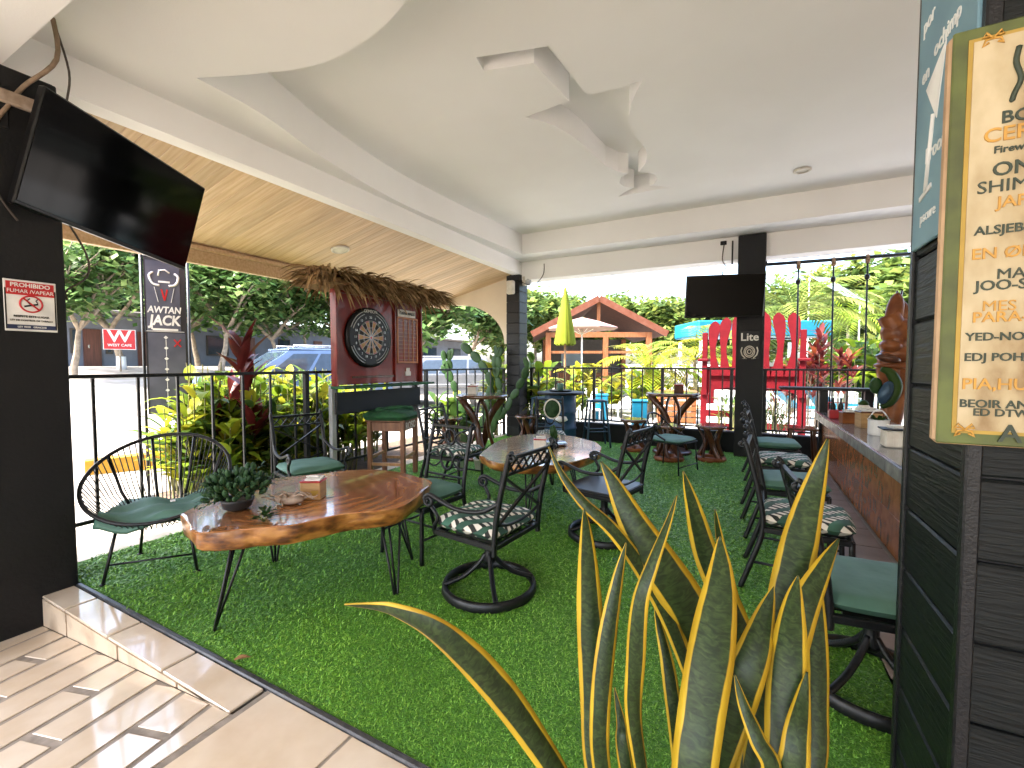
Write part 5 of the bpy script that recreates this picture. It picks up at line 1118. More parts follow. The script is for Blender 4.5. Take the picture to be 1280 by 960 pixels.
# carved wooden totem behind the bar end
p = gy(1107, 480, 7.55); t = thing('totem', 'tall carved orange wooden totem with cactus shapes behind the bar', 'sculpture', (p.x, 7.55, 0)); Zt = lambda v: gy(1112, v, 7.55).z; Xt = lambda u: gy(u, 430, 7.55).x-p.x
q = MB(); q.tube(smooth([(.05, 0, 0), (.03, 0, .5), (.10, 0, 1.0), (.02, 0, 1.4), (.1, 0, 1.8), (.0, 0, 2.1)], 4), [.13]*21, 10); q.build('trunk', 'carved_orange', t)
def lump(name, u, v, rx_, ry_, rz_, m, y=0, tilt=0): o = MB(); o.ell((Xt(u), y, Zt(v)), (rx_, ry_, rz_), 12, 8, mtx=Matrix.Rotation(tilt, 4, 'Y')); o.build(name, m, t)
lump('carved_ear', 1116, 392, .10, .07, .27, 'carved_orange', -.02, .1); lump('carved_ear', 1131, 395, .07, .07, .2, 'carved_orange', .05, -.15); lump('carved_head', 1122, 416, .19, .14, .2, 'carved_orange'); lump('carved_lip', 1112, 433, .13, .12, .09, 'carved_orange', -.06, .2)
lump('carved_body', 1122, 442, .20, .15, .13, 'carved_orange', 0, -.2); lump('carved_arm', 1108, 448, .14, .1, .06, 'dark_wood', -.1, .25); lump('carved_waist', 1118, 457, .22, .16, .06, 'carved_orange'); lump('carved_foot', 1126, 485, .13, .12, .3, 'carved_orange')
q = MB(); q.tube(smooth([(Xt(1100), -.16, Zt(508)), (Xt(1112), -.16, Zt(500)), (Xt(1118), -.16, Zt(482)), (Xt(1110), -.16, Zt(466)), (Xt(1098), -.16, Zt(461))], 5), [.03+.035*math.sin(i/20*3.14) for i in range(21)], 8); q.build('green_limb', 'leaf_mid', t)
lump('green_pad', 1104, 490, .075, .06, .16, 'blue_metal', -.2, .3); lump('green_pad', 1093, 482, .07, .05, .11, 'cactus', -.15)
q = MB()
for k in range(2): q.tube([(Xt(1118+5*k), 0, Zt(378)), (Xt(1119+6*k), 0, Zt(364))], .012, 5)
q.build('horn', 'dark_wood', t)
# high ledge table at the rear right
t = thing('ledge_table', 'narrow black ledge table along the rear railing behind the bar chairs', 'table', (1.05, 7.72, .004)); q = MB(); q.box((0, 0, 1.09), (1.15, .35, .04), bev=.006); q.build('top', 'black', t)
for x in (-.02, .5): q = MB(); q.box((x, .05, .535), (.1, .1, 1.07), bev=.005); q.build('post', 'black', t)
q = MB(); q.box((.24, .05, .02), (.7, .3, .03)); q.build('foot', 'black', t)
t = thing('side_stool', 'small dark wooden side stool at the far end of the bar row', 'stool', (.72, 7.25, .004)); q = MB(); q.box((0, 0, .56), (.36, .36, .03), bev=.008); q.build('seat', 'dark_wood_top', t)
for sx in (-1, 1):
    for sy in (-1, 1): q = MB(); q.bar((sx*.13, sy*.13, .55), (sx*.17, sy*.17, 0), .035, .035); q.build('leg', 'dark_wood', t)
# ================================================================== OUTSIDE
def tree(label, loc, h, crown, nl, seed, mats=('leaf_dark', 'leaf_mid', 'leaf_light'), leafL=.26, leafW=.13, trunk=.16, forks=4, group='trees beyond the car park', bark='bark', zlow=.35, ww=None, spread=1.0):
    rd = random.Random(seed); t = thing('broadleaf_tree', label, 'tree', loc, group=group); q = MB(); tips = []
    def limb(p, d, L, r, lv):
        pts = [p]; dd = d.normalized()
        for k in range(4): dd = (dd+Vector((rd.uniform(-.22, .22), rd.uniform(-.22, .22), rd.uniform(-.05, .16)))).normalized(); pts.append(pts[-1]+dd*(L/4))
        q.tube(pts, [r*(1-.45*k/4) for k in range(5)], 6, cap=False); tips.extend([pts[2], pts[3], pts[4]]) if lv > 0 else None
        if lv < 3:
            for k in range(3 if lv else forks): a = rd.uniform(0, 6.28); s_ = rd.uniform(.5, .95)*spread; limb(pts[rd.choice((2, 3, 4)) if lv else 4], dd*.75+Vector((math.cos(a)*s_, math.sin(a)*s_, rd.uniform(.0, .5))), (L*rd.uniform(.9, 1.2) if lv == 0 else L*rd.uniform(.6, .85)), r*.6, lv+1)
    limb(Vector((0, 0, -.1)), Vector((rd.uniform(-.1, .1), rd.uniform(-.1, .1), 1)), h*.24, trunk, 0)
    q.build('trunk', bark, t)
    if ww: o = MB(); o.lathe([(trunk*1.12, -.05), (trunk*1.05, .45)], 10); o.build('whitewash', 'white_paint', t)
    tips = [p for p in tips if p.z > h*zlow*.6]
    n = nl; P = np.zeros((n, 4, 3)); T = np.array([list(p) for p in tips])
    cl = T[RNG.integers(0, len(T), max(50, n//26))]+RNG.normal(0, 1, (max(50, n//26), 3))*np.array(crown)*.22
    c = cl[RNG.integers(0, len(cl), n)]+RNG.normal(0, .30, (n, 3))*np.array([1, 1, .8])*(h/7)
    lo_ = h*zlow*.7; c[:, 2] = np.where(c[:, 2] < lo_, lo_+np.abs(c[:, 2]-lo_)*.8+RNG.random(n)*.2*h, c[:, 2])
    an = RNG.uniform(0, 6.28, n); el = RNG.uniform(-.9, .5, n); d = np.stack([np.cos(an)*np.cos(el), np.sin(an)*np.cos(el), np.sin(el)], 1); s_ = np.stack([-np.sin(an), np.cos(an), RNG.uniform(-.6, .6, n)], 1)
    L = RNG.uniform(.6, 1.1, n)[:, None]*leafL; W = leafW*RNG.uniform(.7, 1.1, n)[:, None]
    P[:, 0] = c; P[:, 1] = c+d*L*.5+s_*W*.5; P[:, 2] = c+d*L; P[:, 3] = c+d*L*.5-s_*W*.5
    me = bpy.data.meshes.new('crown'); me.from_pydata(P.reshape(-1, 3).tolist(), [], np.arange(n*4).reshape(-1, 4).tolist())
    for x in mats: me.materials.append(M[x])
    ci = RNG.choice(len(mats), n, p=[.34, .42, .24]); me.polygons.foreach_set('material_index', ci.astype(np.int32)); me.update()
    o = bpy.data.objects.new('crown', me); col.objects.link(o); o.parent = t; return t
def at(u, v, d): p = gd(u, v, d); return Vector((p.x, p.y, ground_z(p.x, p.y)))
TS = [(152, 16, 6.5, 'forked tree with whitewashed trunk behind the red sign', 4200, 3, .13), (276, 17, 7.2, 'tree with pale twin trunk above the blue car', 4600, 8, .13), (248, 21, 7.5, 'tree close beside the tall banner further back', 4200, 12, .13),
      (92, 13.5, 6.5, 'leafy tree at the edge of the left column', 3600, 21, .10), (352, 19, 7.2, 'tree left of the thatched dart stand', 4600, 31, .13), (425, 22, 8, 'tree hidden mostly by the dart stand', 3600, 17, .13), (530, 20, 6.5, 'light green tree right of the dart stand above the silver car', 4600, 44, .13), (585, 26, 7.5, 'far tree behind the prickly pear cactus', 4200, 51, .13), (200, 25, 8.2, 'dense tree in the back row behind the banner', 4600, 57, .13), (115, 24, 8.2, 'dense tree in the back row above the brown door', 4600, 63, .13), (310, 26, 8.5, 'dense tree in the back row over the blue car roof', 4600, 71, .13), (160, 27, 8.6, 'dense tree in the back row above the red sign', 4600, 77, .13), (255, 28, 8.8, 'dense tree in the back row between banner and pale trunk', 4600, 83, .13), (385, 27, 8.6, 'dense tree in the back row left of the dart stand roof', 4600, 89, .13)]
for i, (u, d, h, l, n_, sd_, tr_) in enumerate(TS):
    tree('green '+l, at(u, 460, d), h, (1.9, 1.9, 1.6), int(n_*(.70 if i < 8 else 1.15)), sd_, mats=('tleaf_a', 'tleaf_b', 'tleaf_c') if i < 8 else ('tleaf_a', 'tleaf_a', 'tleaf_b'), trunk=tr_, leafL=.40 if d < 20 else .52, leafW=.19 if d < 20 else .26, ww=(i == 0), zlow=.33, spread=1.1)
# grove behind the pavilion
GV = 'wooded hill trees behind the pool'
for i, (u, d, h, l) in enumerate([(668, 34, 9.0, 'left of the closed lime parasol'), (715, 40, 9.3, 'above the left slope of the pavilion roof'), (765, 44, 9.0, 'above the ridge of the pavilion'), (815, 38, 10.2, 'tallest, right of the pavilion ridge'), (855, 36, 9.6, 'beside the left edge of the rear television'), (905, 40, 9.8, 'hidden behind the rear television'), (968, 32, 9.5, 'over the turquoise canopy'), (1025, 34, 10.5, 'behind the hanging rods'), (1075, 26, 9.3, 'above the white shade sail'), (1118, 22, 8.8, 'at the right beside the planked column'), (1165, 24, 9, 'hidden behind the planked column'), (625, 30, 8, 'behind the slim corner post'), (690, 46, 9.8, 'in the back row above the lime parasol'), (840, 48, 11, 'in the back row right of the pavilion'), (740, 50, 9.8, 'in the back row behind the pavilion ridge')]):
    mats = ('gleaf_a', 'gleaf_b', 'gleaf_c')
    tree('dense feathery tree '+l, at(u, 460, d), h, (2.4, 2.4, 2.0), 8000, 100+i, mats, .8, .36, .2, 4, GV, 'bark', .25, spread=1.15)
# leafy plants --------------------------------------------------------
def bush(name, label, cat, loc, n, h, spread, L, W, mats, seed, group=None, stalk='stem', up=.9, arch=.5, rosette=False):
    rd = random.Random(seed); t = thing(name, label, cat, loc, group=group); q = MB(); qs = MB()
    for k in range(n):
        a = rd.uniform(0, 6.28); r_ = spread*math.sqrt(rd.random()); hh = h*rd.uniform(.45, 1); x, y = r_*math.cos(a)*.6, r_*math.sin(a)*.6; tx, ty = x*1.5+rd.uniform(-.08, .08), y*1.5+rd.uniform(-.08, .08)
        top = Vector((tx, ty, hh)); qs.tube([(x, y, -.02), (x*1.15, y*1.15, hh*.5), top], [.012, .009, .006], 5, cap=False); mi = rd.randrange(len(mats))
        m_ = 9 if rosette else 6
        for j in range(m_):
            u = (j/m_)*.55+.42 if not rosette else 1-.22*rd.random(); b_ = Vector((x+(tx-x)*u, y+(ty-y)*u, hh*u)); aa = a+j*2.4+rd.uniform(-.4, .4)
            q.leaf(b_, (math.cos(aa)*rd.uniform(.4, 1), math.sin(aa)*rd.uniform(.4, 1), rd.uniform(up*.5, up*1.3)), L*rd.uniform(.65, 1.1), W*rd.uniform(.8, 1.15), droop=arch*rd.uniform(.5, 1.2), seg=4, m=mi if rd.random() < .75 else rd.randrange(len(mats)), fold=.3)
    qs.build('stems', stalk, t); q.build('leaves', mats, t); return t
GP = 'yellow-green shrubs along the railing'
for i, (u, d_, h, l) in enumerate([(246, 4.95, 1.25, 'nearest the banner'), (285, 5.35, 1.15, 'right under the red leaves'), (322, 5.9, 1.2, 'below the blue car'), (362, 6.3, 1.15, 'behind the lattice-back chair'), (395, 6.9, 1.2, 'just left of the dart stand'), (452, 7.4, 1.0, 'behind the bar stool'), (268, 6.2, 1.2, 'in the back row near the banner'), (345, 7.4, 1.2, 'in the back row before the blue car'), (305, 6.9, 1.25, 'in the back row left of the blue car'), (410, 7.9, 1.15, 'in the back row beside the dart stand'), (262, 4.85, .8, 'low, in front near the string chair'), (335, 5.4, .75, 'low, behind the succulent'), (236, 5.6, 1.1, 'beside the banner pole'), (300, 5.15, 1.0, 'close to the bars below the red leaves'), (378, 5.9, 1.05, 'close to the bars behind the lattice chair'), (425, 6.6, .9, 'directly behind the dart stand legs')]):
    p = gd(u, 500, d_); p.x = min(p.x, -4.85); bush('shrub', 'lush yellow-green broadleaf shrub outside the railing, '+l, 'shrub', (p.x, p.y, -.15), 30, h+.38, .42, .50, .115, ['leaf_lime', 'leaf_light', 'leaf_lime', 'leaf_yellow', 'leaf_mid'], 200+i, GP, arch=.55)
p = gd(292, 500, 5.0); p.x = min(p.x, -4.8); bush('red_cordyline', 'red-leaved cordyline rising above the railing near the banner', 'shrub', (p.x, p.y, -.15), 5, 1.78, .26, .55, .10, ['leaf_red', 'leaf_rust', 'leaf_red'], 301, stalk='bark_dark', up=1.1, arch=.25, rosette=True)
for i, (u, d_, h, l) in enumerate([(665, 9.3, 2.1, 'just right of the corner post'), (682, 10.2, 1.8, 'left of the closed parasol'), (618, 9.6, 2.3, 'behind the curved end wall'), (722, 11.5, 1.6, 'right of the closed parasol'), (560, 9.2, 1.0, 'below the silver car'), (575, 9.8, 1.0, 'under the prickly pear'), (798, 13, 1.7, 'in front of the right half of the pavilion'), (828, 13.5, 1.5, 'left of the giant red chair'), (765, 14, 1.2, 'in front of the middle pavilion post')]):
    p = gd(u, 500, d_); bush('shrub', 'bright lime banana-like plant '+l, 'shrub', (p.x, p.y, -.2), 12, h, .35, .75, .17, ['leaf_lime', 'leaf_light', 'leaf_yellow'] if i != 4 else ['leaf_light', 'leaf_mid'], 320+i, 'lime plants beyond the rear corner', arch=.55)
for i, (u, d_, h, l) in enumerate([(1028, 11, 2.35, 'rising between the hanging rods'), (1008, 11.3, 1.9, 'left of the taller red one'), (1048, 12, 2.0, 'behind the right hanging rod'), (988, 11.5, 1.6, 'half hidden by the red chair')]):
    p = gd(u, 480, d_); bush('red_cordyline', 'dark red cordyline shrub '+l, 'shrub', (p.x, p.y, -.14), 7, h, .35, .55, .11, ['leaf_red', 'leaf_rust', 'leaf_red'], 340+i, 'red cordylines by the pool', 'bark_dark', 1.0, .35, True)
for i, (u, d_, h, l) in enumerate([(1070, 14, 2.6, 'behind the totem'), (1100, 15, 3.2, 'at the right behind the totem'), (1125, 13, 3.0, 'beside the planked column edge'), (1000, 15, 1.9, 'behind the red cordylines'), (1045, 17, 2.4, 'below the white shade sail')]):
    p = gd(u, 480, d_); bush('shrub', 'large fresh green foliage plant '+l, 'shrub', (p.x, p.y, -.14), 14, h, .8, .9, .3, ['leaf_light', 'leaf_lime', 'leaf_mid'], 360+i, 'foliage beyond the pool', arch=.6)
p = gd(966, 520, 9.0); bush('shrub', 'fine-leaved dark bush in front of the giant red chair', 'shrub', (p.x, p.y, -.14), 26, 1.1, .35, .28, .035, ['leaf_dark', 'leaf_rust', 'leaf_mid'], 380, arch=.4)
p = gd(910, 520, 10.4); bush('shrub', 'small green bush under the giant red chair', 'shrub', (p.x, p.y, -.14), 12, .9, .3, .3, .05, ['leaf_light', 'leaf_mid'], 381, arch=.4)
# palms
def palm(label, loc, h, n, L, seed, m=('leaf_lime', 'leaf_light'), group='feathery palms'):
    rd = random.Random(seed); t = thing('palm', label, 'palm', loc, group=group); qt = MB()
    qt.tube([(0, 0, -.05), (.03, .02, h*.5), (0, 0, h)], [.09, .07, .06], 8); qt.build('trunk', 'bark', t); q = MB()
    for k in range(n):
        a = k*2.4+rd.uniform(-.3, .3); e = rd.uniform(.25, 1.25); d = Vector((math.cos(a)*math.cos(e), math.sin(a)*math.cos(e), math.sin(e))); pts = []; p_ = Vector((0, 0, h))
        for j in range(11): pts.append(p_.copy()); p_ = p_+d*(L/10); d = (d+Vector((0, 0, -.17))).normalized()
        q.tube(pts, [.016-.0012*j for j in range(11)], 4, cap=False, m=0); sd_ = Vector((-math.sin(a), math.cos(a), 0)); mi = rd.randrange(len(m))
        for j in range(1, 11):
            for f_ in (0, .5):
                b_ = pts[j] if f_ == 0 or j == 10 else (pts[j]+pts[j+1])/2; tg = (pts[min(j+1, 10)]-pts[j-1]).normalized(); ll = L*.30*math.sin(math.pi*(j+f_)/12)+.1
                for s_ in (-1, 1): q.leaf(b_, sd_*s_+tg*.7+Vector((0, 0, .15)), ll, .075, droop=.35, seg=2, m=mi, fold=.2)
    q.build('fronds', list(m), t); return t
palm('tall feathery palm in front of the turquoise canopy', at(992, 470, 14.5)+Vector((0, 0, .1)), 3.1, 26, 2.3, 1, ('gleaf_c', 'gleaf_b')); palm('yellow-green palm right of the pavilion', at(812, 470, 14), 1.3, 16, 1.9, 2, ('leaf_yellow', 'leaf_lime')); palm('yellow palm left of the giant red chair', at(868, 470, 15), 1.8, 14, 1.9, 3, ('leaf_yellow', 'leaf_lime'))
palm('small palm beside the closed parasol', at(735, 470, 15.5), .9, 12, 1.3, 4, ('leaf_lime', 'leaf_yellow')); palm('palm behind the rear television edge', at(1058, 470, 20), 3.4, 16, 2.4, 5)
# prickly pear
t = thing('prickly_pear', 'tall prickly pear cactus with flat green pads behind the railing', 'cactus', at(594, 500, 8.9)); rd = random.Random(6); q = MB()
def pad(p, d, s_, lv):
    d = d.normalized(); sd_ = d.cross(Vector((rd.uniform(-.4, .4), 1, 0))).normalized(); n_ = sd_.cross(d); Mx = Matrix((sd_, n_, d)).transposed().to_4x4(); c = p+d*s_*.92; q.ell(c, (s_*.58, s_*.10, s_), 10, 7, mtx=Mx)
    if lv < 7:
        for k in range(rd.choice((1, 1, 1, 1, 2))): pad(p+d*s_*1.75+sd_*rd.uniform(-.3, .3)*s_, d+sd_*rd.uniform(-.9, .9)+Vector((0, 0, .45)), s_*rd.uniform(.85, 1.0), lv+1)
for dx in (-.25, .05, .3): pad(Vector((dx, 0, -.05)), Vector((dx*.6, 0, 1)), .20, 0 if dx else -1)
q.build('pads', 'cactus', t)

# ------------------------------------------------------------------ buildings
bx_ = -25; t = thing('grey_building', 'low blue-grey building with brown doors behind the trees', 'building', (bx_, 20, 1.2)); z0 = 1.25
q = MB(); q.box((-1.5, 2, 1.15), (3, 32, 2.5)); q.build('wall', 'grey_blue_wall', t); q = MB(); q.box((-1.2, 2, 2.5), (4.4, 33, .14), bev=.03); q.build('roof', 'roof_grey', t)
def opening(nm, y0, y1, za, zb, m, fm):
    q = MB(); q.box((.03, (y0+y1)/2, (za+zb)/2), (.10, y1-y0, zb-za)); o = q.build(nm, fm, t); q = MB(); q.box((.06, (y0+y1)/2, (za+zb)/2), (.07, y1-y0-.12, zb-za-.12)); q.build('pane' if nm == 'window' else 'leaf_panel', m, o)
    if nm == 'door': q = MB(); q.box((.11, y0+.15, 1.0), (.04, .04, .14)); q.build('handle', 'chrome', o)
for u0, u1, nm in ((104, 126, 'door'), (172, 186, 'door'), (88, 97, 'window'), (132, 140, 'window'), (258, 285, 'window'), (300, 318, 'door'), (348, 362, 'window'), (392, 402, 'door'), (528, 545, 'window'), (560, 575, 'window')):
    ya, yb_ = gx(u0, 440, bx_).y-20, gx(u1, 440, bx_).y-20
    if yb_ > 17: continue
    opening(nm, ya, yb_, .05 if nm == 'door' else .7, 1.75, 'door_brown' if nm == 'door' else 'car_glass', 'door_brown' if nm == 'door' else 'dim_interior')
# cars
def car(label, loc, rz, paint, rack=False):
    t = thing('parked_car', label, 'car', loc, rz, 'cars parked beyond the railing'); Wd = .88
    prof = [(-2.25, .45), (-2.28, .78), (-2.2, 1.0), (-1.25, 1.06), (1.9, 1.08), (2.2, 1.0), (2.27, .7), (2.22, .42)]
    q = MB(); k = len(prof); secs = [(-Wd, .0), (-Wd+.06, .05), (Wd-.06, .05), (Wd, 0)]
    T = Matrix.Rotation(math.pi/2, 4, 'X'); q.prism(prof, -Wd, Wd, mtx=T)
    for s in (-1, 1): q.box((0, s*(Wd+.0), .72), (3.9, .05, .12), bev=.02)
    q.build('body', paint, t)
    lo = [(-1.3, 1.05), (1.85, 1.06)]; up = [(-.45, 1.62), (1.55, 1.66)]; a, b_ = Wd-.06, Wd-.2
    vs = [(lo[0][0], -a, 1.05), (lo[1][0], -a, 1.06), (lo[1][0], a, 1.06), (lo[0][0], a, 1.05), (up[0][0], -b_, 1.62), (up[1][0], -b_, 1.66), (up[1][0], b_, 1.66), (up[0][0], b_, 1.62)]
    q = MB(); q.add(vs, [(0, 1, 5, 4), (1, 2, 6, 5), (2, 3, 7, 6), (3, 0, 4, 7), (4, 5, 6, 7)]); cb = q.build('cabin', paint, t)
    q = MB(); q.box(((up[0][0]+up[1][0])/2+.0, 0, 1.655), (up[1][0]-up[0][0]+.05, 2*b_, .05), bev=.02); q.build('roof', paint, t)
    def quad(P, name, off=.012):
        P = [Vector(p_) for p_ in P]; n_ = (P[1]-P[0]).cross(P[3]-P[0]).normalized()*off; o = MB(); o.add([p_+n_ for p_ in P]+[p_-n_ for p_ in P], [(0, 1, 2, 3), (7, 6, 5, 4), (0, 4, 5, 1), (1, 5, 6, 2), (2, 6, 7, 3), (3, 7, 4, 0)]); o.build(name, 'car_glass', cb)
    lerp = lambda p_, r_, f: Vector(p_)+(Vector(r_)-Vector(p_))*f
    V_ = [Vector(v) for v in vs]
    for s, (i0, i1, i2, i3) in ((-1, (0, 1, 5, 4)), (1, (3, 2, 6, 7))):
        for f0, f1 in ((.10, .38), (.41, .70), (.73, .94)):
            bt0, bt1 = lerp(V_[i0], V_[i1], f0), lerp(V_[i0], V_[i1], f1); tp0, tp1 = lerp(V_[i3], V_[i2], f0), lerp(V_[i3], V_[i2], f1); quad([lerp(bt0, tp0, .12), lerp(bt1, tp1, .12), lerp(bt1, tp1, .85), lerp(bt0, tp0, .85)], 'side_window')
    for (i0, i1, i2, i3), nm in (((3, 0, 4, 7), 'windscreen'), ((1, 2, 6, 5), 'rear_window')): c = (V_[i0]+V_[i1]+V_[i2]+V_[i3])/4; quad([c+(V_[i]-c)*.86 for i in (i0, i1, i2, i3)], nm)
    for x in (-1.4, 1.35):
        for s in (-1, 1):
            q = MB(); q.lathe([(.2, -.1), (.33, -.1), (.36, -.07), (.36, .07), (.33, .1), (.2, .1)], 20); o = q.build('wheel', 'rubber', t); o.data.transform(Matrix.Translation((x, s*(Wd-.05), .36)) @ Matrix.Rotation(math.pi/2, 4, 'X'))
            q = MB(); q.lathe([(.21, -.105), (.06, -.09), (.06, .09), (.21, .105)], 14); o2 = q.build('rim', 'chrome', o); o2.data.transform(Matrix.Translation((x, s*(Wd-.05), .36)) @ Matrix.Rotation(math.pi/2, 4, 'X'))
    for s in (-1, 1): q = MB(); q.box((-2.24, s*.62, .82), (.1, .32, .14), bev=.03); q.build('headlight', 'lamp_glass', t); q = MB(); q.box((2.2, s*.7, .85), (.1, .2, .24), bev=.03); q.build('tail_light', 'red_plastic', t); q = MB(); q.box((-1.0, s*(Wd+.08), 1.08), (.1, .16, .12), bev=.03); q.build('mirror', paint, t)
    q = MB(); q.box((-2.28, 0, .52), (.12, 1.6, .16), bev=.03); q.box((2.26, 0, .52), (.12, 1.6, .16), bev=.03); q.build('bumper', 'rubber', t)
    if rack:
        q = MB()
        for s in (-1, 1): q.tube([(-.3, s*.55, 1.68), (-.3, s*.55, 1.75), (1.4, s*.55, 1.77), (1.4, s*.55, 1.68)], .02, 6)
        for x in (.1, .9): q.tube([(x, -.55, 1.76), (x, .55, 1.76)], .018, 6)
        q.build('roof_rack', 'chrome', t)
    return t
p = at(372, 470, 11.5); car('pale blue car with roof rack parked behind the yellow-green shrubs', p, R(75), 'car_blue', True)
p = at(548, 470, 15.0); car('silver car parked right of the dart stand', p, R(35), 'car_silver')
# yellow wheel stop
p = gz(153, 595, -.17); pa, pb = gz(107, 604, -.23), gz(212, 590, -.23); t = thing('wheel_stop', 'yellow painted concrete parking stop on the pale gravel', 'parking stop', (pa+pb)/2, math.atan2(pb.y-pa.y, pb.x-pa.x)); q = MB(); q.prism([(-.15, 0), (.15, 0), (.12, .33), (-.12, .33)], -(pb-pa).length/2, (pb-pa).length/2, mtx=Matrix(((0, 0, 1, 0), (1, 0, 0, 0), (0, 1, 0, 0), (0, 0, 0, 1)))); q.build('block', 'yellow_paint', t)
for x in (-.5, .5): q = MB(); q.lathe([(.02, .32), (.02, .338)], 8, (x*.6, 0, 0)); q.build('bolt', 'iron', t)

# ------------------------------------------------------------------ pavilion
def gp(u, v, d): return gd(u, v, d)
pc = gd(747, 470, 21.5); pc.z = -.13; yaw_ = math.atan2(pc.y, pc.x)-math.pi/2; t = thing('pavilion', 'open wooden pavilion with brown gable roof beyond the pool', 'pavilion', pc, yaw_+R(8)); Wp, He, Ha, Dp = 3.15, 3.1, 4.75, 6.5
for s in (-1, 1):
    q = MB(); q.prism([(0, Ha), (s*Wp, He), (s*Wp, He-.18), (0, Ha-.18)], -Dp, .35, mtx=Matrix.Rotation(math.pi/2, 4, 'X')); q.build('roof_slope', 'roof_brown', t)
    q = MB(); q.bar((0, -.40, Ha-.06), (s*(Wp+.05), -.40, He-.10), .06, .30, up=(0, 0, 1)); q.build('bargeboard', 'pavilion_trim', t)
    q = MB(); q.box((s*2.4, -.1, 1.55), (.26, .26, 3.1), bev=.01); q.build('post', 'pavilion_wood', t)
    q = MB(); q.box((s*2.4, Dp-.5, 1.55), (.26, .26, 3.1), bev=.01); q.build('post', 'pavilion_wood', t)
q = MB(); q.box((.35, -.1, 1.45), (.24, .24, 2.9), bev=.01); q.build('post', 'pavilion_wood', t)
q = MB(); q.box((0, -.1, 2.98), (5.0, .2, .24), bev=.01); q.build('tie_beam', 'pavilion_wood', t)
q = MB(); q.box((0, -.12, 3.85), (.16, .16, 1.5), bev=.01); q.build('king_post', 'pavilion_wood', t)
for x, w_ in ((-1.1, 2.6), (1.35, 1.8)): q = MB(); q.box((x, -.1, 2.15), (w_, .14, .12)); q.build('cross_rail', 'pavilion_wood', t)
q = MB(); q.box((0, Dp-.2, 1.55), (5.2, .15, 3.1)); q.build('rear_wall', 'dim_interior', t)
q = MB(); q.box((0, Dp*.5, .55), (3.5, .6, 1.1), bev=.02); q.build('counter', 'dark_wood', t)
q = MB(); q.box((-.8, Dp-.35, 1.9), (1.2, .05, .9)); q.build('window', 'sail', t)
# parasols
p = gd(706, 490, 10.4); t = thing('parasol', 'closed lime green parasol standing before the pavilion', 'parasol', (p.x, p.y, -.13)); q = MB(); q.tube([(0, 0, 0), (0, 0, 3.2)], .025, 8); q.build('pole', 'stool_pale', t)
q = MB(); k = 26; prof = [(2.0, .21), (2.05, .215), (2.5, .155), (3.0, .075), (3.35, .02)]; vs = []
for z, r_ in prof:
    for j in range(k): a = 2*math.pi*j/k; rr_ = r_*(1+(.20 if j % 2 else -.15)); vs.append((rr_*math.cos(a), rr_*math.sin(a), z+(.05 if (j % 2 and z < 2.02) else 0)))
q.add(vs, [(i*k+j, i*k+(j+1) % k, (i+1)*k+(j+1) % k, (i+1)*k+j) for i in range(len(prof)-1) for j in range(k)], 0, True); q.build('folded_canopy', 'umbrella_lime', t)
q = MB(); q.lathe([(.28, 0), (.3, .03), (.28, .10), (.05, .12)], 20); q.build('base', 'concrete', t)
p = gd(727, 480, 15.5); t = thing('parasol', 'open faded pink parasol in front of the pavilion', 'parasol', (p.x, p.y, -.13)); q = MB(); q.tube([(0, 0, 0), (0, 0, 3.2)], .03, 8); q.build('pole', 'white_paint', t)
q = MB(); q.lathe([(1.25, 2.78), (1.25, 2.82), (.6, 3.05), (.02, 3.2)], 8, sm=False); q.build('canopy', 'umbrella_pink', t); q = MB()
for k in range(8): a = k*math.pi/4; q.tube([(0, 0, 2.6), (.7*math.cos(a), .7*math.sin(a), 2.92)], .012, 4)
q.build('ribs', 'white_paint', t); q = MB(); q.lathe([(.3, 0), (.3, .1), (.05, .12)], 16); q.build('base', 'concrete', t)
# turquoise canopy, shade sail
pa, pb = gd(872, 412, 17.5), gd(1040, 408, 17.5); mid = (pa+pb)/2; t = thing('canopy', 'turquoise flat poolside canopy behind the giant red chair', 'canopy', (mid.x, mid.y, -.13), math.atan2(pb.y-pa.y, pb.x-pa.x)); Lc = (pb-pa).length; zc_ = gd(950, 412, 17.5).z+.13
q = MB(); q.box((0, 1.2, zc_+.05), (Lc, 2.6, .62), bev=.05); q.build('roof', 'turquoise', t)
for x in (-Lc/2+.2, Lc/2-.2):
    for y in (.1, 2.3): q = MB(); q.box((x, y, (zc_-.39)/2), (.12, .12, zc_-.39)); q.build('post', 'white_paint', t)
P = [gd(1012, 345, 24), gd(1040, 348, 27), gd(1112, 384, 24), gd(1075, 380, 22)]; c = sum(P, Vector())/4; t = thing('shade_sail', 'white stretched shade sail sloping above the foliage at right', 'shade sail', (c.x, c.y, -.13)); q = MB(); q.add([p_-Vector((c.x, c.y, -.13)) for p_ in P]+[p_-Vector((c.x, c.y, -.11)) for p_ in P], [(0, 1, 2, 3), (7, 6, 5, 4), (0, 4, 5, 1), (1, 5, 6, 2), (2, 6, 7, 3), (3, 7, 4, 0)]); q.build('sail_cloth', 'sail', t)
for p_ in P: q = MB(); d = p_-Vector((c.x, c.y, -.13)); q.tube([(d.x, d.y, 0), (d.x, d.y, d.z+.05)], .03, 6); q.build('mast', 'white_paint', t)
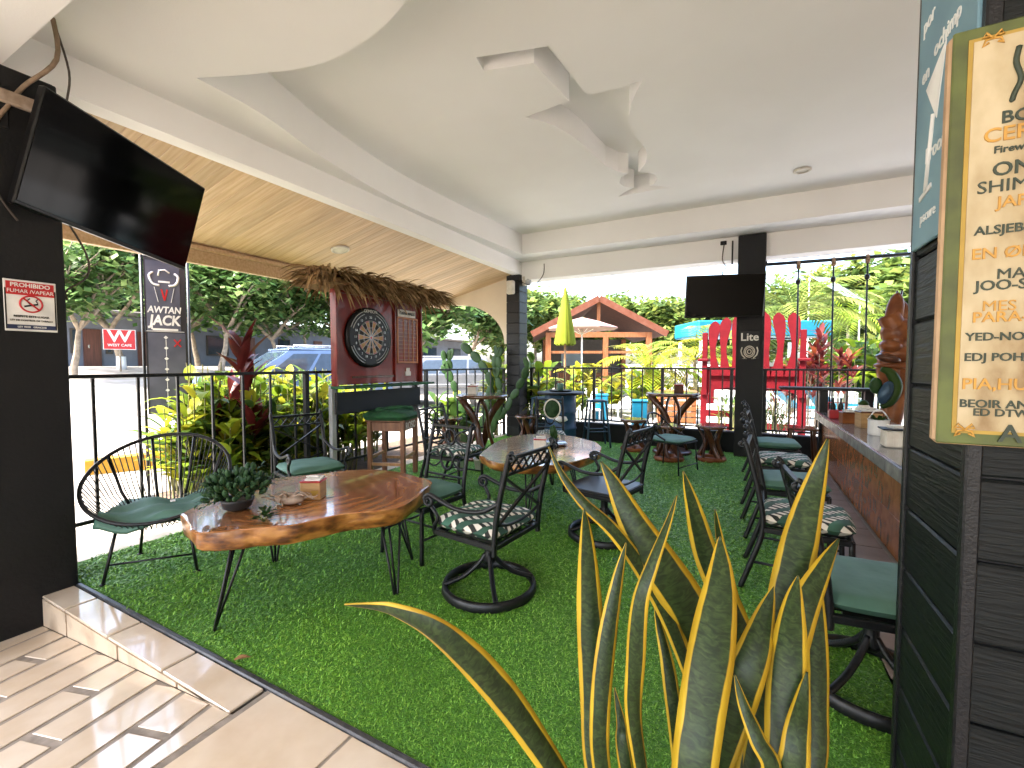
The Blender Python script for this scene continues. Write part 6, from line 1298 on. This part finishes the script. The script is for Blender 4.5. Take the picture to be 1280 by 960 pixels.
# giant red chair seen from behind
pc = gd(938, 500, 10.2); t = thing('giant_chair', 'giant red wooden slatted chair standing beyond the rear railing', 'chair', (pc.x, pc.y, -.13), R(-4)); k_ = 10.2/FPX; X = lambda u: (u-938)*k_*1.04; Z = lambda v: gd(938, v, 10.2).z+.13
for i, (u, top) in enumerate(((897, 400), (909, 396), (922, 392), (937, 390), (952, 391), (966, 393), (980, 394))):
    x = X(u); zt = Z(top); z0_ = Z(470); q = MB(); prf = []; n_ = 18
    for s in (-1, 1):
        seq = []
        for j in range(n_+1):
            f = j/n_; wd_ = .092+.032*math.sin(f*6.5+2.0); wd_ *= 1 if f < .86 else math.sqrt(max(.04, 1-((f-.86)/.14)**2)); lean = (x*.10+.06*math.sin(f*4.5)*(1 if x > 0 else -1))*f; seq.append((x*.96+lean+s*wd_, z0_+(zt-z0_)*f))
        prf += seq if s < 0 else seq[::-1]
    q.prism(prf, -.03, .03, mtx=Matrix.Rotation(math.pi/2, 4, 'X')); q.build('back_slat', 'chair_red', t)
za, zb = Z(458), Z(490); pf = [(-1.0, zb-.1), (-1.0, za), (1.0, za), (1.0, zb-.1)]+[(.92*math.cos(a), zb-.1+.22*math.sin(a)) for a in [math.pi*k/12 for k in range(13)]]
q = MB(); q.prism(pf, -.04, .04, mtx=Matrix.Translation((0, .08, 0)) @ Matrix.Rotation(math.pi/2, 4, 'X')); q.build('back_panel', 'chair_red', t)
q = MB(); q.box((0, .05, Z(424)), (1.9, .03, .035), bev=.006); q.build('back_rail', 'iron', t)
for s in (-1, 1):
    q = MB(); q.box((s*1.0, .08, (zb)/2), (.15, .10, zb), bev=.01); q.build('leg', 'chair_red', t); q = MB(); q.box((s*1.0, 1.25, zb/2), (.15, .10, zb), bev=.01); q.build('leg', 'chair_red', t)
    q = MB(); q.box((s*1.02, .65, za+.15), (.24, 1.5, .07), bev=.02); q.build('armrest', 'chair_red', t); q = MB(); q.box((s*.99, 0.0, (za+zb)/2+.35), (.12, .06, 1.5), bev=.01); q.build('side_post', 'chair_red', t)
for k in range(6): q = MB(); q.box((0, .2+k*.18, zb+.05), (1.85, .15, .05), bev=.01); q.build('seat_slat', 'chair_red', t)
for k in range(4): q = MB(); q.box((-.45, -.02, .10+k*.15), (.95, .05, .145), bev=.008); q.build('striped_board', 'white_paint' if k % 2 else 'chair_red', t)
q = MB(); q.box((.5, .0, .16), (.95, .06, .16), bev=.008); q.build('foot_board', 'chair_red', t)
# pool, loungers, tables
def pool():
    p = gd(1075, 500, 17); b = MB(); b.box((p.x+2.5, p.y+.5, -.125), (10, 7, .02)); struct(b.build('pool_water', 'water')); b = MB()
    for dx, dy, sx, sy in ((0, -3.7, 10.8, .4), (0, 3.7, 10.8, .4), (-5.2, 0, .4, 7), (5.2, 0, .4, 7)): b.box((p.x+2.5+dx, p.y+.5+dy, -.11), (sx, sy, .06), bev=.01)
    struct(b.build('pool_coping', 'white_paint'))
pool()
def lounger(label, loc, rz, m):
    t = thing('sun_lounger', label, 'sun lounger', loc, rz, 'pool loungers'); q = MB(); q.box((0, -.3, .32), (.62, 1.3, .05), bev=.02); q.build('seat', m, t); q = MB(); q.bar((0, .33, .34), (0, .85, .80), .62, .05, .02); q.build('backrest', m, t)
    for s in (-1, 1): q = MB(); q.tube([(s*.28, -.9, 0), (s*.28, -.9, .3), (s*.28, .4, .3), (s*.28, .5, 0)], .02, 6); q.build('side_frame', 'white_paint', t)
    return t
for i, (u, d, m, l) in enumerate([(735, 13, 'white_paint', 'white lounger behind the barrel table'), (760, 13.6, 'steel_blue_grey', 'grey lounger right of the barrel table'), (862, 13, 'rattan', 'brown lounger left of the giant red chair'), (1010, 12.8, 'turquoise', 'turquoise lounger below the red cordylines'), (1040, 13.4, 'turquoise', 'turquoise lounger nearer the pool water'), (880, 16, 'umbrella_pink', 'pinkish lounger far behind the red chair')]):
    p = gd(u, 500, d); lounger(l, (p.x, p.y, -.13), R(20+30*i), m)
for u, d, l in ((752, 12.4, 'small turquoise poolside bin left of the rear bar table'), (799, 10.4, 'small turquoise poolside box near the rear railing')):
    p = gd(u, 500, d); t = thing('pool_box', l, 'box', (p.x, p.y, -.13), .3); q = MB(); q.box((0, 0, .35), (.34, .34, .7), bev=.02); q.build('body', 'turquoise', t); q = MB(); q.box((0, 0, .72), (.37, .37, .04), bev=.01); q.build('lid', 'turquoise', t)
p = gd(845, 500, 12); t = thing('crate_table', 'slatted orange wood crate table beyond the railing', 'table', (p.x, p.y, -.13), .2)
for k in range(5): q = MB(); q.box((0, -.3, .1+k*.15), (.95, .03, .12), bev=.005); q.build('slat', 'pavilion_wood', t)
q = MB(); q.box((0, 0, .84), (1.05, .7, .04), bev=.01); q.build('top', 'pavilion_wood', t)
for x in (-.45, .45): q = MB(); q.box((x, 0, .41), (.06, .6, .82)); q.build('side', 'pavilion_wood', t)
